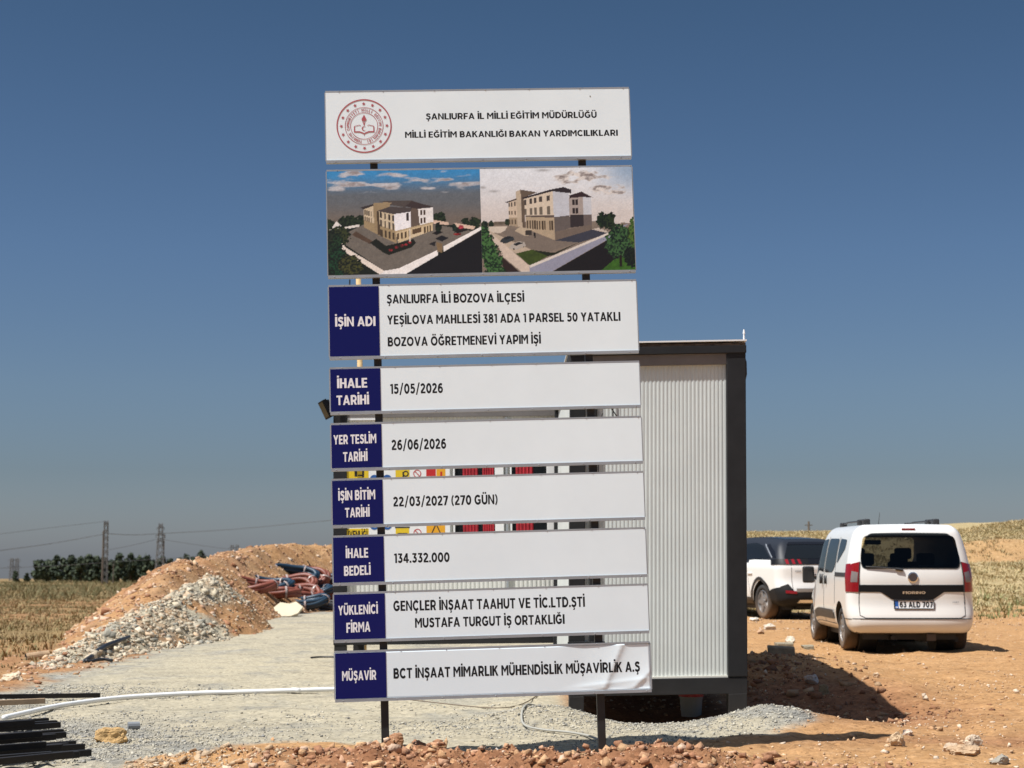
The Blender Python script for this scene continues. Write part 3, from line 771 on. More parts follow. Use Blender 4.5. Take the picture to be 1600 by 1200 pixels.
def picture_right():
    c = Canvas(240, 170, 80, 1525, 60, 1020); X, Y = c.X, c.Y
    t = ss(100, 560, Y)[..., None]
    c.C = np.array(srgb(230, 236, 242)) * (1 - t) + np.array(srgb(218, 212, 208)) * t
    c.fill(ss(1050, 1500, X) * ss(420, 80, Y), srgb(140, 170, 200), 0.8)
    cl = fbm(X / 120, Y / 50, 14, 5); band = np.maximum(blob(X, Y, 1100, 160, 330, 60), blob(X, Y, 1270, 270, 230, 75))
    c.fill(ss(0.32, 0.46, cl * (0.3 + 0.75 * band)), srgb(226, 222, 218)); c.fill(ss(0.36, 0.50, cl * (0.35 + 0.7 * band)) * ss(0.30, 0.6, fbm(X / 50, Y / 26, 18, 3)), srgb(150, 142, 140))
    for (x, y, r) in [(210, 270, 45), (680, 80, 60), (105, 232, 30)]: c.fill(blob(X, Y, x, y, r, 12), srgb(170, 170, 172), 0.9)
    c.poly([(80, 570), (340, 555), (1140, 560), (1540, 590), (1540, 1030), (80, 1030)], (142, 130, 118), 0.12, 2)
    c.poly([(80, 560), (340, 548), (340, 575), (80, 590)], (120, 110, 96), 0.4, 3)
    for i, (x, y, r) in enumerate([(110, 575, 34), (175, 572, 26), (330, 560, 24)]): c.tree(x, y, r, 30, (24, 34, 22), (54, 66, 44), 30 + i)
    c.poly([(100, 600), (330, 595), (300, 640), (260, 660), (150, 650)], (214, 204, 190)); c.poly([(265, 655), (350, 610), (560, 650), (800, 740), (1010, 750), (700, 840), (560, 815)], (134, 124, 114))
    c.poly([(1120, 640), (1190, 625), (1290, 665), (1170, 690)], (210, 200, 190)); c.poly([(770, 735), (1130, 640), (1290, 680), (1000, 760)], (70, 72, 84))
    c.poly([(120, 620), (550, 820), (400, 850), (280, 770)], (196, 182, 164)); c.poly([(400, 850), (555, 815), (720, 870), (530, 965)], (70, 86, 34), 0.35, 5); c.poly([(560, 820), (760, 850), (1010, 752), (760, 870), (700, 880)], (38, 44, 24), 0.3, 6)
    c.poly([(125, 640), (150, 640), (530, 970), (525, 1030), (460, 1030), (280, 880), (170, 740)], (214, 200, 186)); c.poly([(210, 760), (240, 790), (270, 860), (225, 830)], (120, 104, 92))
    c.poly([(525, 975), (1290, 680), (1420, 610), (1480, 590), (1300, 720), (720, 1030), (525, 1030)], (158, 160, 178)); c.poly([(525, 962), (1290, 668), (1400, 610), (1290, 690), (530, 985)], (222, 216, 208))
    c.poly([(725, 1030), (1280, 735), (1540, 600), (1540, 1030)], (30, 24, 24), 0.15, 8); c.poly([(1190, 1030), (1330, 920), (1540, 880), (1540, 1030)], (66, 108, 36), 0.4, 9)
    c.poly([(250, 860), (440, 1030), (280, 1030)], (56, 40, 34), 0.2, 10)
    # the block: lit long side, shaded end walls, dark roofs
    c.poly([(340, 370), (420, 345), (430, 600), (345, 590)], (214, 198, 178)); c.poly([(345, 515), (430, 520), (430, 605), (345, 588)], (176, 160, 138))
    for i in range(3):
        x = 345 + i * 25; c.poly([(x, 380 - i * 4), (x + 12, 378 - i * 4), (x + 12, 415 - i * 3), (x, 417 - i * 3)], (80, 70, 62)); c.poly([(x, 455), (x + 12, 455), (x + 12, 492), (x, 490)], (104, 92, 80)); c.poly([(x, 535), (x + 12, 535), (x + 12, 582), (x, 580)], (104, 90, 72))
    c.poly([(415, 275), (460, 258), (470, 612), (425, 600)], (198, 184, 164)); c.poly([(460, 258), (620, 285), (500, 330), (495, 620), (468, 612)], (112, 98, 84))
    c.poly([(490, 340), (765, 270), (770, 520), (500, 508)], (218, 206, 188)); c.poly([(498, 508), (770, 520), (775, 735), (510, 625)], (186, 170, 146)); c.poly([(500, 500), (920, 500), (920, 516), (770, 524), (500, 512)], (104, 92, 86))
    for i in range(5):
        x = [495, 540, 585, 635, 705][i]; w = [20, 24, 26, 30, 34][i]; d = i * 9
        c.poly([(x, 355 - d), (x + w, 350 - d), (x + w, 400 - d), (x, 405 - d)], (86, 78, 72)); c.poly([(x, 440 - d * .6), (x + w, 436 - d * .6), (x + w, 495), (x, 495)], (120, 112, 100))
        for k in range(2): c.poly([(x + 18 + k * 22, 545 + i * 2), (x + 32 + k * 22, 545 + i * 2), (x + 32 + k * 22, 625 + i * 4), (x + 18 + k * 22, 620 + i * 4)], (82, 68, 52))
    c.poly([(765, 275), (920, 290), (920, 505), (770, 520)], (202, 206, 214)); c.poly([(770, 524), (920, 510), (925, 620), (775, 665)], (112, 104, 100)); c.poly([(775, 655), (1130, 590), (1130, 640), (778, 735)], (124, 112, 102))
    c.poly([(920, 340), (1050, 320), (1050, 500), (920, 505)], (176, 166, 160)); c.poly([(925, 500), (1050, 498), (1050, 605), (925, 620)], (62, 54, 54)); c.poly([(1050, 330), (1130, 345), (1130, 500), (1050, 500)], (206, 210, 216)); c.poly([(1050, 500), (1130, 500), (1130, 595), (1050, 605)], (116, 106, 102))
    for (x, y) in [(945, 360), (980, 358), (945, 440), (980, 440)]: c.poly([(x, y), (x + 24, y - 4), (x + 24, y + 48), (x, y + 52)], (54, 44, 42))
    c.poly([(310, 372), (420, 340), (420, 352), (330, 380)], (72, 60, 58)); c.poly([(470, 335), (740, 262), (870, 240), (940, 265), (940, 300), (760, 278), (490, 345)], (56, 46, 48)); c.poly([(920, 320), (1040, 285), (1150, 345), (1050, 335), (925, 345)], (62, 44, 44))
    c.poly([(395, 640), (440, 605), (555, 625), (555, 680), (490, 690)], (196, 182, 160)); c.poly([(495, 640), (555, 635), (555, 680), (495, 685)], (70, 64, 58)); c.poly([(572, 660), (590, 660), (592, 710), (578, 710)], (40, 34, 32))
    for (x, y, s, cc) in [(250, 740, 1.0, (60, 66, 70)), (335, 800, 1.15, (186, 180, 172))]:
        c.poly([(x, y), (x + 20 * s, y - 30 * s), (x + 80 * s, y - 55 * s), (x + 130 * s, y - 45 * s), (x + 140 * s, y - 15 * s), (x + 60 * s, y + 15 * s)], cc)
        c.poly([(x + 35 * s, y - 32 * s), (x + 80 * s, y - 50 * s), (x + 122 * s, y - 40 * s), (x + 60 * s, y - 18 * s)], (44, 46, 50)); c.fill(blob(X, Y, x + 40 * s, y + 8 * s, 14, 14, 3) > 0.4, srgb(30, 28, 28)); c.fill(blob(X, Y, x + 120 * s, y - 10 * s, 11, 12, 3) > 0.4, srgb(30, 28, 28))
    c.tree(1220, 555, 50, 70, (16, 26, 14), (40, 58, 28), 41); c.tree(1300, 570, 70, 80, (18, 28, 16), (48, 64, 32), 42); c.poly([(1340, 545), (1370, 500), (1405, 545), (1400, 590), (1345, 590)], (216, 210, 206))
    c.tree(1390, 760, 140, 150, (22, 40, 26), (74, 112, 66), 43); c.poly([(1375, 880), (1400, 880), (1402, 990), (1378, 990)], (40, 30, 20)); c.tree(1520, 680, 50, 130, (40, 60, 24), (92, 124, 50), 44); c.tree(1480, 900, 60, 90, (12, 18, 12), (30, 44, 26), 45)
    for i, (x, y, rx, ry) in enumerate([(100, 660, 50, 70), (130, 780, 80, 110), (170, 900, 90, 120), (200, 990, 90, 60)]): c.tree(x, y, rx, ry, (24, 46, 24), (82, 124, 70), 50 + i)
    c.grain(.16, 5)
    return c

# ---------------------------------------------------------------- the information sign
WHITE = mat("sign_white", (0.815, 0.915, 0.955), 0.4, var=0.03, vscale=1.6)
NAVY = mat('sign_navy', (0.003, 0.0055, 0.10), 0.4, spec=0.25)
INK = mat('sign_ink', (0.012, 0.013, 0.015), 0.6, spec=0.2)
PRINTWHITE = mat('sign_print_white', (0.84, 0.84, 0.86), 0.45)
ALU = mat('aluminium_rail', (0.36, 0.385, 0.41), 0.42, 0.35, var=0.1, vscale=6)
POST = mat('black_steel', (0.014, 0.0145, 0.016), 0.5, var=0.3, vscale=14)
EMB = mat('emblem_red', srgb(176, 84, 92), 0.5)
EMB2 = mat('emblem_pink', srgb(206, 150, 152), 0.5)
SX0, SX1 = -1.018, 1.024
ROWS = [(3.543, 4.007), (2.764, 3.467), (2.221, 2.688), (1.857, 2.140), (1.486, 1.772), (1.116, 1.407), (0.743, 1.038), (0.378, 0.670), (0.0, 0.295)]
sign = empty('information_sign', (-0.1194, 10.92, 0.386))
sign.rotation_mode = 'QUATERNION'
sign.rotation_quaternion = (Matrix.Rotation(0.0507, 3, 'Z') @ Matrix.Rotation(-0.011, 3, 'X') @ Matrix.Rotation(-0.0283, 3, 'Y')).to_quaternion()
tag(sign, 'tall white and navy construction site board of nine stacked panels on two black posts', 'sign')
for x in (-0.705, 0.697):
    b = MB(); b.box(x - 0.025, x + 0.025, 0.015, 0.065, -0.62, 4.0)
    b.build('post', POST, sign, bevel=0.003)

def dent(x, z):
    """buckles in the crumpled end of the lowest panel"""
    def crease(ax, az, bx, bz, w, amp, side=1):
        ex, ez = bx - ax, bz - az; L = math.hypot(ex, ez)
        d = ((x - ax) * ez - (z - az) * ex) / L
        return amp * np.where(d * side > 0, np.exp(-np.abs(d) / w), np.exp(-np.abs(d) / (w * 0.25)))
    m = ss(0.42, 0.62, x)
    y = crease(0.85, 0.30, 0.715, 0.0, 0.07, -0.0085, 1) + crease(0.45, 0.02, 0.715, 0.045, 0.05, -0.003, 1) + crease(0.90, 0.0, 1.02, 0.11, 0.05, -0.007, -1)
    return y * m + 0.005 * m

texts = {
 1: [("ŞANLIURFA İL MİLLİ EĞİTİM MÜDÜRLÜĞÜ", -0.350, 0.801, 3.812, 3.808, 0.043, 0), ("MİLLİ EĞİTİM BAKANLIĞI BAKAN YARDIMCILIKLARI", -0.492, 0.940, 3.689, 3.682, 0.042, 0)],
 3: [("ŞANLIURFA İLİ BOZOVA İLÇESİ", -0.637, 0.275, 2.569, 2.562, 0.060, 0), ("YEŞİLOVA MAHLLESİ 381 ADA 1 PARSEL 50 YATAKLI", -0.637, 0.912, 2.429, 2.421, 0.060, 0), ("BOZOVA ÖĞRETMENEVİ YAPIM İŞİ", -0.636, 0.377, 2.283, 2.280, 0.061, 0), ("İŞİN ADI", -0.979, -0.714, 2.422, 2.421, 0.064, 1)],
 4: [("15/05/2026", -0.626, -0.280, 1.967, 1.966, 0.066, 0), ("İHALE", -0.973, -0.776, 2.013, 2.013, 0.064, 1), ("TARİHİ", -0.979, -0.766, 1.901, 1.903, 0.063, 1)],
 5: [("26/06/2026", -0.625, -0.268, 1.597, 1.598, 0.067, 0), ("YER TESLİM", -1.003, -0.724, 1.643, 1.646, 0.061, 1), ("TARİHİ", -0.942, -0.783, 1.528, 1.531, 0.063, 1)],
 6: [("22/03/2027 (270 GÜN)", -0.622, 0.060, 1.228, 1.226, 0.063, 0), ("İŞİN BİTİM", -0.978, -0.738, 1.276, 1.279, 0.063, 1), ("TARİHİ", -0.936, -0.776, 1.165, 1.167, 0.062, 1)],
 7: [("134.332.000", -0.624, -0.263, 0.861, 0.859, 0.062, 0), ("İHALE", -0.936, -0.791, 0.902, 0.902, 0.062, 1), ("BEDELİ", -0.949, -0.777, 0.788, 0.791, 0.062, 1)],
 8: [("GENÇLER İNŞAAT TAAHUT VE TİC.LTD.ŞTİ", -0.635, 0.611, 0.552, 0.543, 0.066, 0), ("MUSTAFA TURGUT İŞ ORTAKLIĞI", -0.497, 0.475, 0.441, 0.437, 0.062, 0), ("YÜKLENİCİ", -0.991, -0.735, 0.536, 0.540, 0.060, 1), ("FİRMA", -0.940, -0.786, 0.422, 0.426, 0.064, 1)],
 9: [("BCT İNŞAAT MİMARLIK MÜHENDİSLİK MÜŞAVİRLİK A.Ş", -0.643, 0.956, 0.121, 0.115, 0.065, 0), ("MÜŞAVİR", -0.973, -0.754, 0.117, 0.118, 0.061, 1)],
}
PRINT = mat_attr('printed_picture', 'print', 0.4)
for i, (v0, v1) in enumerate(ROWS, 1):
    if i == 9:
        nx, nz = 150, 36
        A, B = np.meshgrid(np.linspace(SX0, SX1, nx), np.linspace(v0, v1, nz))
        V = np.stack([A.ravel(), -0.02 + dent(A.ravel(), B.ravel()) * ss(v0 - 0.001, v0 + 0.02, B.ravel()), B.ravel()], -1)
        me = np_mesh('panel', V, grid_faces(nz, nx))
        bm = bmesh.new(); bm.from_mesh(me)
        r = bmesh.ops.extrude_face_region(bm, geom=bm.faces[:])
        for e in r['geom']:
            if isinstance(e, bmesh.types.BMVert): e.co.y = 0.008
        bmesh.ops.recalc_face_normals(bm, faces=bm.faces)
        bm.to_mesh(me); bm.free()
        board = link('panel', me, WHITE, sign)
    else:
        b = MB(); b.box(SX0, SX1, -0.020, 0.008, v0, v1)
        board = b.build('panel', WHITE, sign)
    # aluminium edge rails above and below
    b = MB(); b.box(SX0 - 0.002, SX1 + 0.002, -0.0205, 0.012, v1 + 0.0005, v1 + 0.012)
    b.box(SX0 - 0.002, SX1 + 0.002, -0.0255, 0.012, v0 - 0.019, v0 - 0.0005)
    b.box(SX0 - 0.007, SX0 - 0.0005, -0.020, 0.010, v0, v1); b.box(SX1 + 0.0005, SX1 + 0.007, -0.020, 0.010, v0, v1)
    for k in range(7):
        x = SX0 + 0.05 + k * (SX1 - SX0 - 0.1) / 6 + 0.01 * ((k * 7 + i * 3) % 5 - 2)
        b.lathe([(0.0045, 0), (0.003, 0.0025)], 8, Matrix.Translation((x, -0.0255, v0 - 0.010)) @ Matrix.Rotation(rad(90), 4, 'X'))
        b.lathe([(0.004, 0), (0.003, 0.0025)], 8, Matrix.Translation((x + 0.03, -0.0205, v1 + 0.006)) @ Matrix.Rotation(rad(90), 4, 'X'))
    b.build('edge_rail', ALU, board)
    if i >= 3:
        b = MB(); b.box(SX0 + 0.001, -0.689, -0.0225, -0.0203, v0 + 0.002, v1 - 0.002)
        b.build('name_plate', NAVY, board)
    if i == 2:
        picture_left().mesh('picture', SX0, 0.001, v0, v1, -0.0215, PRINT, board)
        picture_right().mesh('picture', 0.002, SX1, v0, v1, -0.0215, PRINT, board)
    for (s, a, b_, z0, z1, cap, w) in texts.get(i, []):
        fy = (lambda X, Z: dent(X, Z) - 0.0003) if i == 9 and not w else None
        lettering(s, a, b_, z0, cap, PRINTWHITE if w else INK, board, y=-0.02275 if w else -0.02025, v1=z1, fy=fy, step=0.00005)
    if i == 1:
        cx, cz, R = -0.764, 3.775, 0.184
        e = MB()
        def ring(r0, r1, n=96):
            V = []
            for k in range(n):
                a = 2 * math.pi * k / n
                V += [(cx + r0 * math.cos(a), -0.0214, cz + r0 * math.sin(a)), (cx + r1 * math.cos(a), -0.0214, cz + r1 * math.sin(a))]
            e.add(V, [(2 * k, 2 * ((k + 1) % n), 2 * ((k + 1) % n) + 1, 2 * k + 1) for k in range(n)])
        ring(0.176, 0.184); ring(0.1245, 0.128); ring(0.089, 0.0925)
        for k in range(16):
            a = 2 * math.pi * k / 16 + math.pi / 2; sx, sz = cx + 0.152 * math.cos(a), cz + 0.152 * math.sin(a)
            e.add([(sx, -0.0214, sz)] + [(sx + (0.013 if q % 2 == 0 else 0.006) * math.cos(a + math.pi * q / 5), -0.0214, sz + (0.013 if q % 2 == 0 else 0.006) * math.sin(a + math.pi * q / 5)) for q in range(10)], [(0, q + 1, (q + 1) % 10 + 1) for q in range(10)])
        def P(pts): e.poly([(cx + u, -0.0214, cz + v) for u, v in pts])
        P([(-0.003, 0.004), (0.003, 0.004), (0.006, 0.022), (-0.006, 0.022)]); P([(-0.013, 0.024), (0.013, 0.024), (0.008, 0.029), (-0.008, 0.029)])
        P([(-0.014, 0.034), (0.014, 0.034), (0.017, 0.045), (0.010, 0.06), (0.001, 0.078), (-0.006, 0.064), (-0.016, 0.048)])
        for s in (-1, 1):
            P([(s * 0.068, -0.004), (s * 0.061, 0.002), (s * 0.061, -0.036), (s * 0.068, -0.044)]); P([(s * 0.068, -0.044), (s * 0.061, -0.036), (s * 0.03, -0.036), (s * 0.004, -0.046), (0, -0.057), (s * 0.03, -0.045)])
            P([(s * 0.061, 0.001), (s * 0.032, 0.008), (s * 0.032, 0.004), (s * 0.061, -0.003)]); P([(s * 0.032, 0.008), (s * 0.022, 0.004), (s * 0.022, 0.0), (s * 0.032, 0.004)])
        P([(-0.004, -0.05), (0.004, -0.05), (0.001, -0.068), (-0.001, -0.068)])
        n = 20
        for k in range(n):       # crescent on the open book
            a, b_ = 0.7 + (2 * math.pi - 1.4) * k / n, 0.7 + (2 * math.pi - 1.4) * (k + 1) / n
            P([(0.016 * math.cos(a), -0.018 + 0.016 * math.sin(a)), (0.016 * math.cos(b_), -0.018 + 0.016 * math.sin(b_)), (0.004 + 0.0128 * math.cos(b_), -0.018 + 0.0128 * math.sin(b_)), (0.004 + 0.0128 * math.cos(a), -0.018 + 0.0128 * math.sin(a))])
        e.build('emblem', EMB, board)
        s = "TÜRKİYE CUMHURİYETİ MİLLİ EĞİTİM BAKANLIĞI"
        VV = []; FF = []
        for k, ch in enumerate(s):
            if ch == ' ': continue
            a = rad(-98) - rad(344) * (k + 0.5) / len(s)
            v, ff = text_geo(ch)
            sc = 0.0175
            u = (v[:, 0] - (v[:, 0].min() + v[:, 0].max()) / 2) * sc * 0.85; w = v[:, 1] * sc
            r = 0.0995 + w
            X = cx + r * math.cos(a) + u * math.sin(a); Z = cz + r * math.sin(a) - u * math.cos(a)
            off = len(VV)
            VV += [(X[q], -0.0214 - v[q, 2] * 0.0001, Z[q]) for q in range(len(X))]
            FF += [tuple(off + q for q in p) for p in ff]
        me = bpy.data.meshes.new('lettering'); me.from_pydata(VV, [], FF); link('lettering', me, EMB, board)
        MB().box(0.758, 0.764, -0.0216, -0.0202, 3.955, 3.961).build('speck', INK, board)
    elif i == 2:
        pass

#@@SECTION cabin
# ---------------------------------------------------------------- site cabins
CHAR = mat('charcoal_paint', (0.016, 0.0165, 0.018), 0.55, var=0.25, vscale=5, spec=0.3, dust=((0.30, 0.2, 0.13), -1.2, 0.35, 0.3))
SHEET = mat('grey_sheet', (0.60, 0.635, 0.615), 0.5, var=0.05, vscale=2, dust=((0.40, 0.28, 0.18), -0.2, 0.9, 0.25))
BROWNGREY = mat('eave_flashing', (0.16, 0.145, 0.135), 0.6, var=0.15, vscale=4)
PALETRIM = mat('cream_trim', (0.70, 0.68, 0.60), 0.5)
GLASS = mat('dark_glass', (0.010, 0.012, 0.014), 0.08, spec=0.25)
REDCLOTH = mat('red_curtain', (0.33, 0.012, 0.022), 0.9, var=0.3, vscale=12)
PVC = mat('white_pvc', (0.80, 0.80, 0.79), 0.4)
RUST = mat('rusty_debris', (0.085, 0.066, 0.05), 0.9, var=0.5, vscale=18)
WOOD = mat('weathered_wood', (0.50, 0.34, 0.16), 0.8, var=0.25, vscale=15)

def ribbed(name, x0, x1, z0, z1, y, pitch, depth, m, parent):
    """profiled steel sheet facing -y with vertical ribs"""
    n = int(round((x1 - x0) / pitch)); px = (x1 - x0) / n
    xs = []
    for i in range(n):
        a = x0 + i * px
        xs += [(a, 0), (a + px * 0.36, 0), (a + px * 0.46, depth), (a + px * 0.90, depth)]
    xs.append((x1, 0))
    V = [(x, y - d, z) for z in (z0, z1) for (x, d) in xs]; k = len(xs)
    F = [(i, i + 1, k + i + 1, k + i) for i in range(k - 1)]
    b = MB(); b.add(V, F)
    return b.build(name, m, parent)

def wpx(px, Y): return (px - 800) / FPX * Y          # metres across at a depth

# near cabin: a narrow ribbed box on four legs
D1 = 13.6
S1 = FPX / D1
cabin = empty('site_cabin', (wpx(1148, D1), D1, 0.0), (0, rad(0.5), 0))
tag(cabin, 'narrow grey ribbed site cabin with charcoal frame raised on steel legs behind the board', 'cabin')
Wc = (1163 - 887) / S1; Dc = 5.15
xr = 15 / S1; xl = xr - Wc
def zpx(py, Y): return EYE - (py - 870) / FPX * Y
zt, zb = zpx(536.5, D1), zpx(1080, D1)
pw = 30 / S1
for (x, y) in ((xr - pw, 0), (xl, 0), (xr - pw, Dc - pw), (xl, Dc - pw)):
    w = pw if x > xl else 0.128
    b = MB(); b.box(x, x + w, y, y + pw, zb + 0.135, zt - 0.02); b.build('corner_post', CHAR, cabin, bevel=0.006)
    b = MB(); b.box(x + 0.004, x + w - 0.004, y + 0.004, y + pw - 0.004, -0.35, zb + 0.001); b.box(x - 0.012, x + w + 0.012, y - 0.012, y + pw + 0.012, -0.36, -0.05)
    b.build('leg', CHAR, cabin, bevel=0.004)
b = MB()
b.box(xl + 0.001, xr - 0.001, 0.006, pw, zb, zb + 0.131); b.box(xl, xr, Dc - pw, Dc - 0.006, zb, zb + 0.131)
b.box(xl + 0.004, xl + pw, pw, Dc - pw, zb, zb + 0.13); b.box(xr - pw, xr - 0.004, pw, Dc - pw, zb, zb + 0.13)
b.build('base_beam', CHAR, cabin, bevel=0.005)
b = MB(); b.box(xl + 0.02, xr - 0.02, pw, Dc - pw, zb + 0.03, zb + 0.06); b.build('floor', mat('floor_underside', (0.28, 0.24, 0.16), 0.8), cabin)
b = MB()
for (y0, y1) in ((-0.012, pw - 0.01), (Dc - pw + 0.01, Dc + 0.012)): b.box(xl - 0.004, xr + 0.004, y0, y1, zt - 0.075, zt - 0.012)
b.box(xl - 0.004, xl + pw, pw, Dc - pw, zt - 0.075, zt - 0.012); b.box(xr - pw, xr + 0.004, pw, Dc - pw, zt - 0.075, zt - 0.012)
b.build('roof_fascia', CHAR, cabin, bevel=0.004)
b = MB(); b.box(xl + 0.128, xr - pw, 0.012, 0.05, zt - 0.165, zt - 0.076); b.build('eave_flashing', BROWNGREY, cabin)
b = MB(); b.box(xl - 0.01, xr + 0.006, -0.02, Dc + 0.02, zt + 0.022, zt + 0.034); b.build('roof_sheet', PVC, cabin)
b = MB()
rs = random.Random(3)
x = xl
while x < xr - 0.02:
    w = rs.uniform(0.02, 0.09); hh = rs.uniform(0.004, 0.020)
    b.box(x, min(x + w, xr), -0.012 + rs.uniform(0, 0.01), 0.06, zt - 0.0115, zt - 0.011 + hh); x += w
b.box(xl, xr, 0.0, 0.10, zt - 0.011, zt + 0.010)
b.build('roof_edge', RUST, cabin)
ribbed('wall_panel', xl + 0.128, xr - pw, zb + 0.147, zt - 0.165, 0.045, 0.032, 0.0026, SHEET, cabin)
b = MB(); b.box(xl + 0.128, xr - pw, 0.02, 0.046, zb + 0.1315, zb + 0.1465); b.build('sill_trim', PALETRIM, cabin)
b = MB(); b.box(xr - 0.055, xr - 0.04, pw, Dc - pw, zb + 0.14, zt - 0.08); b.box(xl + 0.04, xl + 0.055, pw, Dc - pw, zb + 0.14, zt - 0.08); b.box(xl + 0.05, xr - 0.05, Dc - 0.06, Dc - 0.045, zb + 0.14, zt - 0.08)
b.build('side_panel', SHEET, cabin)
b = MB(); b.box(xl + 0.165, xl + 0.225, 0.012, 0.030, zb + 0.15, zt - 0.17); b.build('drain_pipe', CHAR, cabin, bevel=0.01)
b = MB(); b.tube([(xl + 0.27, 0.018, zt - 0.55), (xl + 0.235, 0.018, zt - 0.62), (xl + 0.23, 0.018, zb + 0.3)], 0.004, 6)
b.tube([(xl + 0.35, 0.02, zt - 0.42), (xl + 0.355, 0.02, zt - 0.75)], 0.006, 6); b.tube([(xl + 0.33, 0.018, zt - 0.5), (xl + 0.40, 0.018, zt - 0.6), (xl + 0.46, 0.018, zt - 0.72)], 0.005, 6)
b.build('cable', mat('black_rubber', (0.02, 0.02, 0.02), 0.7), cabin)
b = MB(); b.box(xl - 0.01, xl + 0.29, -0.02, 0.0, zpx(1006, D1), zpx(996, D1)); b.build('door_step', CHAR, cabin, bevel=0.003)
b = MB(); b.tube([(xr - 0.008, 0.04, zt - 0.25), (xr - 0.008, 0.04, zt + 0.09)], 0.007, 8); b.tube([(xr - 0.008, 0.04, zt + 0.09), (xr - 0.008, 0.04, zt + 0.125)], [0.011, 0.004], 8)
b.build('antenna', PVC, cabin)
b = MB()                                   # rainwater elbow on the shaded side
b.tube([(xr + 0.002, 0.3, zt - 0.03), (xr + 0.03, 0.3, zt - 0.12), (xr + 0.032, 0.3, zt - 0.22), (xr + 0.014, 0.3, zt - 0.3), (xr + 0.014, 0.3, zb + 0.2)], 0.02, 10)
b.build('downpipe', CHAR, cabin, smooth=True)

for o in cabin.children:                    # settled unevenly: roof and floor run slightly uphill to the right
    for v in o.data.vertices:
        if v.co.z > 0.1: v.co.z += 0.027 * v.co.x

# far office container
D2 = 18.9
S2 = FPX / D2
office = empty('office_container', (wpx(524, D2), D2, 0.0), (0, rad(-0.6), 0))
tag(office, 'long pale grey office container seen through the gaps between the sign panels', 'container')
W2 = (1128 - 524) / S2; zt2, zb2 = zpx(612, D2), zpx(1006, D2); d2 = 2.4
pw2 = 21 / S2
for (x, y) in ((0, 0), (W2 - pw2, 0), (0, d2 - pw2), (W2 - pw2, d2 - pw2)):
    b = MB(); b.box(x, x + pw2, y, y + pw2, zb2 + 0.10, zt2 - 0.1); b.build('corner_post', CHAR, office, bevel=0.005)
    b = MB(); b.box(x + 0.01, x + pw2 - 0.01, y + 0.01, y + pw2 - 0.01, -0.3, zb2); b.build('leg', CHAR, office)
b = MB()
for y in (0.004, d2 - pw2): b.box(0.001, W2 - 0.001, y, y + 0.12, zb2, zb2 + 0.099); b.box(0.0, W2, y - 0.01, y + 0.12, zt2 - 0.099, zt2)
for x in (0.004, W2 - 0.124): b.box(x, x + 0.12, 0.13, d2 - pw2 - 0.01, zb2, zb2 + 0.099); b.box(x, x + 0.12, 0.13, d2 - pw2 - 0.01, zt2 - 0.099, zt2)
b.build('frame_beam', CHAR, office, bevel=0.004)
b = MB(); b.box(-0.02, W2 + 0.02, -0.03, d2 + 0.03, zt2 + 0.001, zt2 + 0.02); b.build('roof_sheet', PVC, office)
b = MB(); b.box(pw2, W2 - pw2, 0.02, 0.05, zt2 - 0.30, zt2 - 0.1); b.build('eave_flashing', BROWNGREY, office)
ribbed('wall_panel', pw2, W2 - pw2, zb2 + 0.1, zt2 - 0.30, 0.06, 0.05, 0.005, mat('pale_sheet', (0.62, 0.62, 0.58), 0.5, var=0.03, vscale=2), office)
b = MB(); b.box(pw2, W2 - pw2, d2 - 0.06, d2 - 0.04, zb2 + 0.1, zt2 - 0.1); b.box(0.05, 0.07, pw2, d2 - pw2, zb2 + 0.1, zt2 - 0.1); b.box(W2 - 0.07, W2 - 0.05, pw2, d2 - pw2, zb2 + 0.1, zt2 - 0.1); b.box(pw2, W2 - pw2, 0.07, d2 - 0.07, zb2 + 0.05, zb2 + 0.07)
b.build('side_panel', SHEET, office)
b = MB(); b.box(pw2 + 0.01, (592 - 524) / S2, 0.022, 0.045, zpx(657, D2), zpx(651, D2)); b.build('wall_strip', PVC, office)
ox = lambda px: (px - 524) / S2
for (a, c, curt) in ((711, 790, [(726, 750), (757, 775)]), (800, 871, [(809, 836)])):
    b = MB(); x0, x1 = ox(a), ox(c); za, zc2 = 1.36, 2.52
    b.box(x0, x1, 0.012, 0.046, zc2, zc2 + 0.06); b.box(x0, x1, 0.012, 0.046, za - 0.06, za); b.box(x1 - 0.10, x1, 0.012, 0.046, za, zc2); b.box(x0, x0 + 0.02, 0.012, 0.046, za, zc2)
    wf = b.build('window', PVC, office, bevel=0.004)
    b = MB(); b.box(x0 + 0.021, x1 - 0.101, 0.036, 0.046, za + 0.001, zc2 - 0.001); b.build('pane', GLASS, wf)
    for (u, v) in curt:
        b = MB(); n = 14
        V = [(ox(u) + (ox(v) - ox(u)) * k / n, 0.028 + 0.005 * math.cos(k * 2.2), z) for z in (za + 0.02, zc2 - 0.02) for k in range(n + 1)]
        b.add(V, [(k, k + 1, n + 2 + k, n + 1 + k) for k in range(n)]); b.build('curtain', REDCLOTH, wf)
b = MB(); b.box(ox(872), ox(874), 0.02, 0.046, zb2 + 0.11, zt2 - 0.31); b.box(ox(793), ox(796), 0.02, 0.046, zb2 + 0.11, zt2 - 0.31); b.build('panel_joint', ALU, office)
